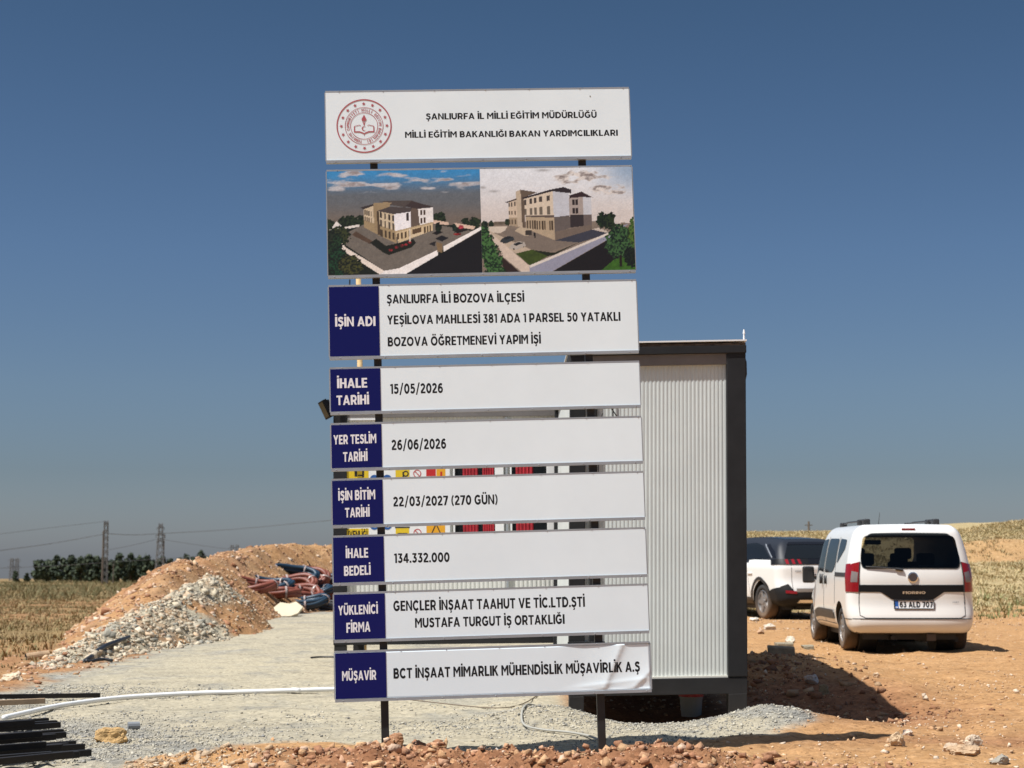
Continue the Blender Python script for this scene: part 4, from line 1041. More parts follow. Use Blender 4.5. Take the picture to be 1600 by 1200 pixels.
# floodlight on the left corner post
MIRR2 = mat('lamp_black', (0.006, 0.006, 0.007), 0.6, spec=0.15)
fl = empty('floodlight', (-0.012, -0.02, zpx(641, D2))); fl.parent = office; fl.scale = (.82, .82, .82)
b = MB(); b.bar((0.10, 0.0, 0.09), (-0.02, -0.07, 0.09), 0.04); b.bar((0.10, 0.0, -0.06), (-0.02, -0.07, -0.06), 0.025); b.build('bracket', PVC, fl)
b = MB(); mt = Matrix.Translation((-0.075, -0.1, 0.0)) @ Matrix.Rotation(rad(-12), 4, 'Y') @ Matrix.Rotation(rad(-68), 4, 'Z') @ Matrix.Rotation(rad(14), 4, 'X')
b.box(-0.12, 0.12, -0.03, 0.03, -0.13, 0.13, mt)
for k in range(6): b.box(-0.10 + k * 0.038, -0.092 + k * 0.038, 0.03, 0.065, -0.11, 0.11, mt)
b.build('lamp_housing', MIRR2, fl, bevel=0.003)
b = MB(); b.box(-0.10, 0.10, -0.034, -0.0305, -0.11, 0.11, mt); b.build('lamp_glass', GLASS, fl)

# safety notice board hanging on the office container wall
YEL = mat('notice_yellow', (0.72, 0.50, 0.02), 0.45); BLU = mat('notice_blue', (0.02, 0.10, 0.32), 0.45); NRED = mat('notice_red', (0.50, 0.02, 0.02), 0.45); ORG = mat('notice_orange', (0.75, 0.36, 0.02), 0.45)
p0 = office.matrix_basis
poster = empty('safety_notice', (wpx(524, D2) + 0.0, D2, 0.0), (0, rad(-0.6), 0))
tag(poster, 'white safety notice board with yellow and blue warning pictograms and the word güvenliği', 'notice board')
b = MB(); b.box(ox(534), ox(706), 0.016, 0.043, 1.38, 2.42); b.build('board', PVC, poster, bevel=0.003)
def blk(name, m, a, c, za, zc_, lay=0): 
    b = MB(); b.box(ox(a), ox(c), 0.0150 - 0.001 * lay, 0.0158, za, zc_); return b.build(name, m, poster)
zu0, zu1, zl0, zl1 = zpx(747, D2), zpx(730, D2), zpx(838, D2), zpx(820, D2)
blk('yellow_field', YEL, 536, 579, 1.62, 2.36); blk('pictogram', POST, 557, 561, zu0 + .01, zu1 + .06, 1); blk('pictogram', POST, 569, 572, zu0, zu1 + .04, 1); blk('pictogram', POST, 562, 569, zu0 + .015, zu0 + .03, 1)
blk('yellow_field', YEL, 536, 579, 1.46, 1.585)
lettering('GÜVENLİĞİ', ox(538), ox(577), 1.478, 0.085, INK, poster, y=0.0140)
def disc(name, m, px, z, r, r0=0.0, lay=1, n=28):
    b = MB(); V = []; y = 0.0155 - 0.001 * lay
    for k in range(n):
        a = 2 * math.pi * k / n; V += [(ox(px) + r0 * math.cos(a), y, z + r0 * math.sin(a)), (ox(px) + r * math.cos(a), y, z + r * math.sin(a))]
    if r0: b.add(V, [(2 * k, 2 * ((k + 1) % n), 2 * ((k + 1) % n) + 1, 2 * k + 1) for k in range(n)])
    else: b.poly([V[2 * k + 1] for k in range(n)])
    return b.build(name, m, poster)
for px in (588, 608):
    disc('blue_disc', BLU, px, 2.14, 0.052); disc('blue_disc', BLU, px, 1.62, 0.052); disc('white_mark', PVC, px + 1, 1.615, 0.02, lay=2)
    disc('blue_disc', BLU, px, 1.86, 0.052)
blk('yellow_field', YEL, 621, 643, 2.08, 2.36); disc('pictogram', POST, 637, 2.2, 0.035, 0.02); blk('pictogram', POST, 632, 634, 2.12, 2.22, 1)
blk('yellow_field', YEL, 621, 642, 1.45, 1.585); blk('pictogram', POST, 624, 639, 1.50, 1.53, 1); blk('pictogram', POST, 620, 643, 1.586, 1.60, 1)
blk('yellow_field', YEL, 621, 643, 1.68, 2.0)
for z in (2.2, 1.53, 1.88): disc('prohibition_ring', NRED, 655, z, 0.045, 0.036); b = MB(); b.bar((ox(655) - .028, 0.0142, z + .028), (ox(655) + .028, 0.0142, z - .028), 0.008, 0.002, up=(0, 1, 0)); b.build('prohibition_bar', NRED, poster)
blk('red_field', NRED, 669, 684, 2.17, 2.36); blk('orange_field', ORG, 685, 699, 2.08, 2.36); blk('pictogram', NRED, 691, 694, 2.10, 2.22, 1); blk('yellow_field', YEL, 669, 684, 2.08, 2.165)
blk('orange_field', ORG, 669, 698, 1.44, 1.66)
b = MB(); P3 = [Vector((ox(674), 0.0144, 1.47)), Vector((ox(694), 0.0144, 1.47)), Vector((ox(684), 0.0144, 1.63))]
for k in range(3): b.bar(P3[k], P3[(k + 1) % 3], 0.012, 0.001, up=(0, 1, 0))
b.build('warning_triangle', POST, poster)

# wooden mast behind the sign, by the office container
b = MB(); MY = 21.9; p = at(560, 440, MY); q = at(566, 900, MY)
b.tube([(q.x + 0.03, MY, -0.3), (q.x, MY, 1.6), (p.x, MY, zpx(432, MY))], [0.045, 0.042, 0.034], 10)
mast = b.build('wooden_post', WOOD, smooth=True)
tag(mast, 'thin wooden mast rising beside the office container behind the sign', 'post')
b = MB(); b.tube([(p.x - 0.11, MY - .05, zpx(447, MY)), (p.x - 0.11, MY - .05, zpx(435, MY))], 0.010, 6); b.bar((p.x - .14, MY - .05, zpx(447, MY)), (p.x + .05, MY - .05, zpx(447, MY)), .02)
w_ = b.build('aerial', CHAR, mast)

# bucket under the cabin
b = MB(); pb = (wpx(1076, 14.55), 14.55)
bk = empty('bucket', (pb[0], pb[1], gh(*pb) + 0.0)); tag(bk, 'white plastic bucket with a red lid, coloured grey for the shade under the cabin', 'bucket')
SHADED = mat('shaded_white_plastic', (0.30, 0.29, 0.27), 0.7)  # white plastic, greyed in its base colour to look shaded
MB().lathe([(0.085, 0), (0.10, 0.17)], 20).build('tub', SHADED, bk, smooth=False); MB().lathe([(0.108, 0.1705), (0.108, 0.20), (0.10, 0.205)], 20).build('lid', NRED, bk)

#@@SECTION vehicles
# ---------------------------------------------------------------- cars
class Body:
    """rounded, deformed box; every window, lamp and plate is laid on the same surface. x forward from the rear, y left, z up"""
    def __init__(s, L, W, z0, H, r, deform):
        s.L, s.W, s.z0, s.H, s.r, s.D = L, W, z0, H, r, deform
        s.c = Vector((L / 2, 0, (z0 + H) / 2)); s.h = Vector((L / 2, W / 2, (H - z0) / 2))
    def raw(s, p, off=0.0):
        q = Vector([max(-s.h[i] + s.r, min(s.h[i] - s.r, p[i])) for i in range(3)])
        n = (p - q)
        n = n.normalized() if n.length > 1e-9 else Vector((0, 0, 1))
        return s.D(s.c + q + n * (s.r + off))
    def P(s, face, a, b, off=0.0):
        """face rear/front: a = y, b = z; left/right: a = x, b = z; roof: a = x, b = y"""
        c, h = s.c, s.h
        if face == 'rear': p = Vector((-h.x, a, b - c.z))
        elif face == 'front': p = Vector((h.x, a, b - c.z))
        elif face == 'left': p = Vector((a - c.x, h.y, b - c.z))
        elif face == 'right': p = Vector((a - c.x, -h.y, b - c.z))
        else: p = Vector((a - c.x, b, h.z))
        return s.raw(p, off)
    def shell(s, name, m, parent, cut=None, upper=None, tunnel=None):
        def ax(h):
            r = s.r
            e = [-h + r * (1 - math.cos(k * math.pi / 10)) for k in range(5)]
            n = max(4, int((2 * h - 2 * r) / 0.07))
            mid = [-h + r + (2 * h - 2 * r) * k / n for k in range(n + 1)]
            return e + mid + [-x for x in reversed(e)]
        X, Y, Z = ax(s.h.x), ax(s.h.y), ax(s.h.z)
        bm = bmesh.new(); cache = {}
        def vert(p):
            k = (round(p[0], 5), round(p[1], 5), round(p[2], 5))
            if k not in cache: cache[k] = bm.verts.new(s.raw(Vector(p)))
            return cache[k]
        for A, B, f in ((Y, Z, lambda a, b: (-s.h.x, a, b)), (Y, Z, lambda a, b: (s.h.x, a, b)), (X, Z, lambda a, b: (a, -s.h.y, b)), (X, Z, lambda a, b: (a, s.h.y, b)), (X, Y, lambda a, b: (a, b, -s.h.z)), (X, Y, lambda a, b: (a, b, s.h.z))):
            for i in range(len(A) - 1):
                for j in range(len(B) - 1):
                    vs = [vert(f(A[i], B[j])), vert(f(A[i + 1], B[j])), vert(f(A[i + 1], B[j + 1])), vert(f(A[i], B[j + 1]))]
                    if len(set(vs)) == 4:
                        try: bm.faces.new(vs)
                        except ValueError: pass
        bmesh.ops.recalc_face_normals(bm, faces=bm.faces)
        me = bpy.data.meshes.new(name); bm.to_mesh(me); bm.free()
        o = link(name, me, m, parent, smooth=True)
        if upper:
            o.data.materials.append(upper[0])
            o.data.materials.append(upper[2])
            for p in o.data.polygons:
                if upper[1](p.center): p.material_index = 1
                elif p.center.z < upper[3]: p.material_index = 2
        if cut:
            tmp = []
            for (x, y, z, r, w) in cut:
                b = MB(); b.lathe([(r, -w / 2), (r, w / 2)], 40, Matrix.Translation((x, y, z)) @ Matrix.Rotation(rad(90), 4, 'X'))
                c = b.build('cutter', None, parent); tmp.append(c)
                md = o.modifiers.new('cut', 'BOOLEAN'); md.operation = 'DIFFERENCE'; md.object = c; md.solver = 'EXACT'
            if tunnel:                         # hollow cabin behind the glass, open at the rear window and the windscreen
                b = MB(); b.prism([(-.4, u, v) for u, v in round_poly(tunnel, .08)], (4.2, 0, 0)); c = b.build('cutter', None, parent); tmp.append(c)
                md = o.modifiers.new('cut', 'BOOLEAN'); md.operation = 'DIFFERENCE'; md.object = c; md.solver = 'EXACT'
            dg = bpy.context.evaluated_depsgraph_get(); dg.update()
            me2 = bpy.data.meshes.new_from_object(o.evaluated_get(dg))
            o.modifiers.clear(); o.data = me2
            for c in tmp: bpy.data.objects.remove(c)
            if not me2.materials: me2.materials.append(m)
            me2.materials.append(POST); di = len(me2.materials) - 1
            for p in me2.polygons:             # liners of the wheel arches
                for (x, y, z, r, w) in cut:
                    if math.hypot(p.center.x - x, p.center.z - z) < r + 0.002 and abs(p.center.y - y) < w / 2 + 0.002: p.material_index = di
            if tunnel:
                for p in me2.polygons:
                    c = p.center
                    if abs(c.y) < .672 and .25 < c.x < 2.9 and 1.10 < c.z < 1.57 and abs(p.normal.x) < .5: p.material_index = di
            bm = bmesh.new(); bm.from_mesh(me2)
            for e in bm.edges:
                if len(e.link_faces) == 2 and e.calc_face_angle(0) > rad(38): e.smooth = False
            bm.to_mesh(me2); bm.free()
        return o
    def patch(s, name, face, poly, m, parent, off=0.004, seg=0.05, rounding=0.0, thick=0.0):
        if rounding: poly = round_poly(poly, rounding)
        bm = bmesh.new()
        vs = [bm.verts.new((a, b, 0)) for a, b in poly]
        bm.faces.new(vs)
        bmesh.ops.triangulate(bm, faces=bm.faces[:])
        for _ in range(4):
            es = [e for e in bm.edges if e.calc_length() > seg]
            if not es: break
            bmesh.ops.subdivide_edges(bm, edges=es, cuts=1); bmesh.ops.triangulate(bm, faces=bm.faces[:])
        flat = [(v.co.x, v.co.y) for v in bm.verts]
        for v, (a, b) in zip(bm.verts, flat): v.co = s.P(face, a, b, off)
        if thick:
            g = bmesh.ops.extrude_face_region(bm, geom=bm.faces[:])
            nv = [e for e in g['geom'] if isinstance(e, bmesh.types.BMVert)]
            for v, (a, b) in zip(bm.verts[:len(flat)] if False else list(bm.verts)[:len(flat)], flat): pass
            for v in nv: v.co = v.co
        bmesh.ops.recalc_face_normals(bm, faces=bm.faces)
        me = bpy.data.meshes.new(name); bm.to_mesh(me); bm.free()
        return link(name, me, m, parent, smooth=True)
    def strip(s, face, pts, w, off=0.003, b=None):
        """thin bead following the surface"""
        b = b or MB()
        P = []
        for i in range(len(pts) - 1):
            n = max(1, int(math.dist(pts[i], pts[i + 1]) / 0.06))
            P += [s.P(face, pts[i][0] + (pts[i + 1][0] - pts[i][0]) * k / n, pts[i][1] + (pts[i + 1][1] - pts[i][1]) * k / n, off) for k in range(n)]
        P.append(s.P(face, *pts[-1], off))
        b.tube(P, w, 6)
        return b
    def text(s, txt, face, a0, a1, z0, cap, m, parent, off=0.006):
        """lettering on the rear face, left to right = +y to -y; on the body surface"""
        V, F = text_geo(txt); x = V[:, 0]; t = (x - x.min()) / (x.max() - x.min())
        VV = [s.P(face, a0 + (a1 - a0) * t[i], z0 + V[i, 1] * cap, off + V[i, 2] * 0.0006) for i in range(len(V))]
        me = bpy.data.meshes.new('lettering'); me.from_pydata(VV, [], F)
        return link('lettering', me, m, parent)

def round_poly(poly, r, n=5):
    out = []; N = len(poly)
    for i in range(N):
        p = Vector(poly[i]); a = Vector(poly[i - 1]) - p; c = Vector(poly[(i + 1) % N]) - p
        k = min(r, a.length * 0.45, c.length * 0.45)
        A = p + a.normalized() * k; C = p + c.normalized() * k
        for j in range(n + 1):
            t = j / n
            q = A * (1 - t) ** 2 + p * 2 * t * (1 - t) + C * t * t
            out.append((q.x, q.y))
    return out

def sm(a, b, x):
    t = max(0, min(1, (x - a) / (b - a))); return t * t * (3 - 2 * t)

MUD = (0.42, 0.26, 0.14)
CARWHITE = mat('white_car_paint', (0.78, 0.77, 0.73), 0.28, coat=0.6, var=0.02, vscale=3, dust=(MUD, 0.2, 0.75, 0.22))
TYRE = mat('tyre_rubber', (0.028, 0.027, 0.026), 0.85, var=0.3, vscale=12, dust=(MUD, -0.35, 0.15, 0.35))
BLACKPL = mat('black_plastic', (0.022, 0.022, 0.023), 0.5, var=0.2, vscale=9, dust=(MUD, 0.15, 0.7, 0.14))
MIRRBLK = mat('mirror_black', (0.015, 0.015, 0.016), 0.45)
GLOSSBLK = mat('gloss_black', (0.009, 0.009, 0.011), 0.22, spec=0.3)
LAMPRED = mat('lamp_red', (0.24, 0.006, 0.010), 0.2, coat=0.3)
LAMPCLR = mat('lamp_clear', (0.20, 0.17, 0.165), 0.2, coat=0.5)
CHROME = mat('chrome', (0.75, 0.75, 0.76), 0.12, 1.0)
ALLOY = mat('alloy_wheel', (0.30, 0.30, 0.30), 0.35, 0.6, dust=(MUD, -0.3, 0.2, 0.22))
PLATEW = mat('plate_white', (0.75, 0.75, 0.74), 0.4); PLATEB = mat('plate_blue', (0.02, 0.10, 0.38), 0.4)
SEAM = mat('panel_gap', (0.02, 0.02, 0.02), 0.8)

def wheel(parent, x, y, z, R, width, spokes, left=True, drum=False):
    w = empty('wheel', (x, y, z)); w.parent = parent
    s = 1 if left else -1
    m = Matrix.Rotation(rad(-90 * s), 4, 'X')          # z of the lathe points outwards
    h = width / 2
    MB().lathe([(R * .66, -h), (R * .93, -h), (R, -h * .75), (R, h * .6), (R * .95, h * .95), (R * .82, h * 1.02), (R * .68, h * .9), (R * .66, h * .5)], 44, m).build('tyre', TYRE, w, smooth=True)
    b = MB()
    b.lathe([(R * .10, h * .55), (R * .665, h * .45), (R * .665, h * .88), (R * .62, h * .92), (R * .60, h * .60)], 36, m)
    for k in range(spokes):
        a = 2 * math.pi * k / spokes
        c, sn = math.cos(a), math.sin(a)
        wd = R * (.13 if spokes < 7 else .1)
        pts = [(R * .05, -wd * 1.2), (R * .62, -wd * .7), (R * .62, wd * .7), (R * .05, wd * 1.2)]
        V = [m @ Vector((u * c - v * sn, u * sn + v * c, hz)) for hz in (h * .6, h * .82) for u, v in pts]
        b.add(V, [(0, 1, 2, 3), (7, 6, 5, 4), (0, 4, 5, 1), (1, 5, 6, 2), (2, 6, 7, 3), (3, 7, 4, 0)])
    b.lathe([(R * .16, h * .6), (R * .15, h * .9), (R * .05, h * .93)], 20, m)
    b.build('rim', ALLOY, w)
    MB().lathe([(R * .59, -h * .3), (R * .59, h * .4)], 24, m).build('brake_drum', POST, w)
    return w

def plate(body, parent, yc, zc_, txt, w=0.52, h=0.112, off=0.012):
    p = body.patch('number_plate', 'rear', [(yc + w / 2, zc_ - h / 2), (yc - w / 2, zc_ - h / 2), (yc - w / 2, zc_ + h / 2), (yc + w / 2, zc_ + h / 2)], PLATEW, parent, off=off)
    body.patch('blue_band', 'rear', [(yc + w / 2, zc_ - h / 2), (yc + w / 2 - .055, zc_ - h / 2), (yc + w / 2 - .055, zc_ + h / 2), (yc + w / 2, zc_ + h / 2)], PLATEB, p, off=off + .0012)
    body.text('TR', 'rear', yc + w / 2 - .012, yc + w / 2 - .044, zc_ - h * .42, .02, PLATEW, p, off=off + .003)
    body.text(txt, 'rear', yc + w / 2 - .07, yc - w / 2 + .015, zc_ - h * .34, h * .68, INK, p, off=off + .002)
    b = body.strip('rear', [(yc + w / 2, zc_ - h / 2), (yc - w / 2, zc_ - h / 2), (yc - w / 2, zc_ + h / 2), (yc + w / 2, zc_ + h / 2), (yc + w / 2, zc_ - h / 2)], .007, off)
    b.build('plate_frame', GLOSSBLK, p)

# ----- white van
VL, VW, VZ0, VH = 3.95, 1.69, 0.24, 1.69
def van_d(v):
    x, y, z = v
    rear = max(0, 1 - x / 1.6); front = sm(2.0, VL, x)
    t = max(0, min(1, (z - 0.98) / (VH - 0.98)))
    y *= 1 - 0.150 * t ** 1.25 - 0.06 * t ** 5
    if z < 0.5: y *= 1 - 0.05 * (0.5 - z) / 0.26
    y *= 1 + 0.012 * math.exp(-((z - 0.62) / 0.2) ** 2)
    ny = abs(y) / (VW / 2)
    x += rear * (0.17 * t ** 1.15 + 0.11 * ny ** 3.5 - 0.055 * sm(0.66, 0.42, z) * (1 - 0.5 * sm(0.40, 0.24, z)) - 0.0)
    # nose: lowered bonnet, raked screen, tapering plan
    if x > 2.35:
        top = VH - 0.66 * sm(2.35, 3.35, x) - 0.20 * sm(3.2, VL, x)
        z = VZ0 + (z - VZ0) * (top - VZ0) / (VH - VZ0)
        y *= 1 - 0.12 * sm(3.1, VL, x)
        x -= 0.22 * ny ** 2.5 * sm(3.0, VL, x)
    else:
        z += 0.02 * (1 - ny ** 2) * t
    return Vector((x, y, z))
VY = 22.4
van = empty('parked_van', (wpx(1421, VY), VY, gh(wpx(1421, VY), VY) + 0.0), (0, 0, rad(90 - 1.2)))
tag(van, 'white van seen from behind with black roof rail feet and a dark rear window', 'van')
CLAD0 = mat('trim_black', (0.008, 0.008, 0.009), 0.5, spec=0.2)
VB = Body(VL, VW, VZ0, VH, 0.13, van_d)
WR = 0.29
arch = [(0.72, s * .78, WR + .01, 0.365, 0.5) for s in (1, -1)] + [(3.22, s * .78, WR + .01, 0.365, 0.5) for s in (1, -1)]
SEATK = mat('seat_fabric', (0.035, 0.035, 0.038), 0.9)
TINT = bpy.data.materials.new('tinted_glass'); TINT.use_nodes = True
_n = TINT.node_tree; _n.nodes.remove(_n.nodes['Principled BSDF'])
_t = _n.nodes.new('ShaderNodeBsdfTransparent'); _t.inputs['Color'].default_value = (.135, .145, .15, 1)
_g = _n.nodes.new('ShaderNodeBsdfGlossy'); _g.inputs['Roughness'].default_value = .04
_f = _n.nodes.new('ShaderNodeFresnel'); _f.inputs['IOR'].default_value = 1.4
_x = _n.nodes.new('ShaderNodeMixShader'); _n.links.new(_f.outputs[0], _x.inputs[0]); _n.links.new(_t.outputs[0], _x.inputs[1]); _n.links.new(_g.outputs[0], _x.inputs[2]); _n.links.new(_x.outputs[0], _n.nodes['Material Output'].inputs[0])
vb = VB.shell('body', CARWHITE, van, arch, upper=(CARWHITE, lambda c: False, BLACKPL, .262), tunnel=[(0.64, 1.125), (-0.64, 1.125), (-0.665, 1.25), (-0.615, 1.555), (0.615, 1.555), (0.665, 1.25)])
for s in (1, -1):
    for x in (0.72, 3.22): wheel(van, x, s * 0.735, WR, WR, 0.185, 9, left=s > 0)
    for x in (0.72, 3.22): MB().lathe([(.36, -.12), (.36, .12)], 30, Matrix.Translation((x, s * .52, WR + .02)) @ Matrix.Rotation(rad(90), 4, 'X')).build('wheel_well', POST, van)
glass = VB.patch('rear_window', 'rear', [(0.665, 1.105), (-0.665, 1.105), (-0.70, 1.25), (-0.655, 1.575), (0.655, 1.575), (0.70, 1.25)], TINT, van, off=0.006, rounding=0.09)
for x, y in ((2.15, .34), (2.15, -.34), (1.05, .42), (1.05, -.05), (1.05, -.42)):
    st = empty('seat', (x, y, 1.12)); st.parent = van
    hi = .02 if x > 2 else -.06
    b = MB(); b.box(-.06, .07, -.22, .22, -.10, .06 + hi); b.build('seat_back', SEATK, st, bevel=.03)
    b = MB(); b.box(-.045, .05, -.125, .125, .09 + hi, .26 + hi); b.build('headrest', SEATK, st, bevel=.04)
    b = MB(); b.tube([(0, -.05, .0), (0, -.05, .12 + hi)], .008, 6); b.tube([(0, .05, .0), (0, .05, .12 + hi)], .008, 6); b.build('headrest_stem', CHROME, st)
b = MB(); b.box(2.62, 2.66, -.12, .12, 1.45, 1.52); b.build('rear_mirror', SEATK, van, bevel=.015)
SEATC = mat('seat_cloth', (0.10, 0.10, 0.105), 0.9)
for s, f in ((1, 'left'), (-1, 'right')):
    VB.patch('side_window', f, [(0.42, 1.50), (0.42, 1.38), (0.98, 1.17), (0.98, 1.52)], GLASS, van, off=.005, rounding=.06)
    VB.patch('side_window', f, [(1.10, 1.52), (1.10, 1.14), (1.30, 1.05), (1.95, 1.05), (1.95, 1.53)], GLASS, van, off=.005, rounding=.07)
    VB.patch('side_window', f, [(2.05, 1.53), (2.05, 1.05), (3.0, 1.12), (2.9, 1.25), (2.55, 1.5)], GLASS, van, off=.005, rounding=.05)
    VB.patch('door_rail', f, [(0.12, 1.00), (1.02, 1.00), (1.02, 1.055), (0.12, 1.055)], BLACKPL, van, off=.006)
    VB.patch('side_moulding', f, [(1.16, .40), (2.78, .40), (2.78, .53), (1.16, .53)], BLACKPL, van, off=.014)
    h_ = VB.strip(f, [(2.12, .88), (2.12, 1.02)], .035, .012); h_.build('door_handle', BLACKPL, van, smooth=True)
    h_ = VB.strip(f, [(1.78, .88), (1.78, 1.0)], .026, .008); h_.build('door_handle', BLACKPL, van, smooth=True)
    for pts in ([(2.0, .34), (2.0, 1.55)], [(1.06, .62), (1.06, 1.54)], [(3.0, .50), (3.0, 1.08)], [(1.12, .34), (2.83, .34)]): VB.strip(f, pts, .005, -.001).build('door_seam', SEAM, van)
    # tail lamp wraps the corner
    lp = VB.patch('tail_lamp', 'rear', [(s * .70, .80), (s * .70, 1.20), (s * .842, 1.17), (s * .842, .80)], LAMPRED, van, off=.012)
    VB.patch('tail_lamp_side', f, [(0.0, .80), (0.0, 1.18), (.14, 1.17), (.10, .80)], LAMPRED, lp, off=.012)
    VB.patch('reversing_lens', 'rear', [(s * .72, .93), (s * .715, 1.06), (s * .80, 1.08), (s * .815, .93)], LAMPCLR, lp, off=.0155)
    VB.strip('rear', [(s * .70, .80), (s * .70, 1.20)], .008, .006).build('lamp_seam', SEAM, lp)
    # roof rail and its feet
    rail = MB(); rp = [VB.P('roof', x, s * .60, .06) for x in (0.55, 0.9, 1.5, 2.0, 2.4)]
    rp = [VB.P('roof', 0.42, s * .60, .0)] + rp + [VB.P('roof', 2.55, s * .60, .0)]
    rail.tube(rp, .014, 8); ro = rail.build('roof_rail', BLACKPL, van, smooth=True)
    for x in (0.52, 0.95, 2.4):
        p = VB.P('roof', x, s * .60, 0.0); MB().box(p.x - .075, p.x + .075, p.y - .045, p.y + .045, p.z - .012, p.z + .085).build('rail_foot', BLACKPL, ro, bevel=.02)
    # mirror
    mp = VB.P(f, 2.78, 1.08, 0)
    mr = empty('mirror', mp); mr.parent = van
    MB().box(-.05, .06, s * .03 if s > 0 else -.20, .20 if s > 0 else -.03, -.05, .20).build('mirror_housing', MIRRBLK, mr, bevel=.03)
    MB().bar((0, -s * .02, .02), (0, s * .10, .04), .05).build('mirror_arm', MIRRBLK, mr)
VB.patch('trim_band', 'rear', [(.70, .80), (.42, .80), (.27, .70), (-.27, .70), (-.42, .80), (-.70, .80), (-.70, .895), (.70, .895)], CLAD0, van, off=.006, rounding=.02)
VB.text('FIORINO', 'rear', .13, -.17, .775, .034, CHROME, van, off=.011)
VB.text('MJET', 'rear', -.53, -.62, .655, .018, ALU, van, off=.006)
for pts in ([(.695, .90), (.695, .49), (.63, .455), (-.63, .455), (-.695, .49), (-.695, .90)],): VB.strip('rear', pts, .0055, -.001).build('tailgate_seam', SEAM, van)
VB.strip('rear', [(.82, .445), (-.82, .445)], .006, .0).build('bumper_seam', SEAM, van)
VB.strip('left', [(0.0, .44), (.36, .44)], .006, .0).build('bumper_seam', SEAM, van)
plate(VB, van, -.015, .635, '63 ALD 707')
em = VB.P('rear', -.01, .995, 0.0)
MB().lathe([(.070, -.004), (.070, .012), (.058, .016)], 32, Matrix.Translation(em) @ Matrix.Rotation(rad(-90), 4, 'Y')).build('emblem_ring', CHROME, van, smooth=False)
MB().lathe([(.056, .0), (.056, .019)], 32, Matrix.Translation(em) @ Matrix.Rotation(rad(-90), 4, 'Y')).build('emblem_disc', mat('emblem_dark', (.06, .05, .05), .4), van)
VB.strip('rear', [(.18, 1.105), (.45, 1.125), (.62, 1.135)], .010, .02).build('wiper', BLACKPL, van)
VB.strip('rear', [(.12, 1.09), (.22, 1.105)], .022, .018).build('wiper_arm', BLACKPL, van)
b = MB(); p = VB.P('roof', 2.0, .05, 0); b.tube([p, p + Vector((-.12, 0, .20))], [.006, .003], 6); b.build('antenna', BLACKPL, van)
b = MB(); p = VB.P('rear', .0, 1.62, 0); b.box(p.x - .01, p.x + .02, -.09, .09, p.z - .005, p.z + .02); b.build('stop_lamp', LAMPRED, van, bevel=.004)
b = MB(); b.box(.25, 3.6, -.62, .62, .16, .26); b.box(.45, .98, -.70, -.2, .12, .25); b.tube([(.9, .25, .2), (.12, .25, .19)], .03, 10); b.tube([(.72, -.62, WR), (.72, .62, WR)], .05, 10); b.build('underbody', POST, van)
b = MB(); b.box(.01, .05, -.30, -.18, .155, .24); b.build('tow_guard', BLACKPL, van)

CLAD = mat('dark_cladding', (0.012, 0.012, 0.0125), 0.6, spec=0.25)
# ----- white suv with a black roof
UL, UW, UZ0, UH = 4.45, 1.84, 0.27, 1.665
def suv_d(v):
    x, y, z = v
    t = max(0, min(1, (z - 1.08) / (UH - 1.08)))
    rear = max(0, 1 - x / 1.5)
    y *= 1 - 0.215 * t ** 1.1 - 0.07 * t ** 5
    if z < 0.55: y *= 1 - 0.05 * (0.55 - z) / 0.28
    ny = abs(y) / (UW / 2)
    x += rear * (0.52 * t ** 1.12 + 0.20 * ny ** 3 * (1 - t) + 0.05 * ny ** 2 - 0.07 * sm(.85, .55, z) + 0.06 * sm(.45, .27, z))
    if x < 1.8: z += 0.0 - 0.07 * t * sm(1.9, 0.3, x)
    if x > 2.3:
        top = UH - 0.56 * sm(2.3, 3.4, x) - 0.16 * sm(3.3, UL, x)
        z = UZ0 + (z - UZ0) * (top - UZ0) / (UH - UZ0)
        y *= 1 - 0.10 * sm(3.3, UL, x); x -= 0.25 * ny ** 2.5 * sm(3.2, UL, x)
    else: z += 0.03 * (1 - ny ** 2) * t
    return Vector((x, y, z))
th = rad(18)
UYc = 33.7
ux = wpx(1221, UYc) + 0.90 * math.cos(th); uy = UYc + 0.90 * math.sin(th)
suv = empty('parked_suv', (ux, uy, gh(ux, uy) + 0.01), (0, 0, rad(90) + th))
tag(suv, 'white SUV with black roof and claw shaped red tail lamps parked beyond the van', 'SUV')
SUVB = Body(UL, UW, UZ0, UH, 0.15, suv_d)
SR = .355
SUVB.shell('body', CARWHITE, suv, [(x, s * .86, SR + .01, .43, .5) for x in (.93, 3.6) for s in (1, -1)], upper=(mat('roof_black', (0.016, 0.019, 0.026), 0.5, spec=0.3), lambda c: c.z > (1.235 - 0.05 * max(0, c.x - .6) if c.x < 2.6 else 1.08 + 0.06 * abs(c.x - 3.1)) and -.5 < c.x < 3.25, CLAD, .36))
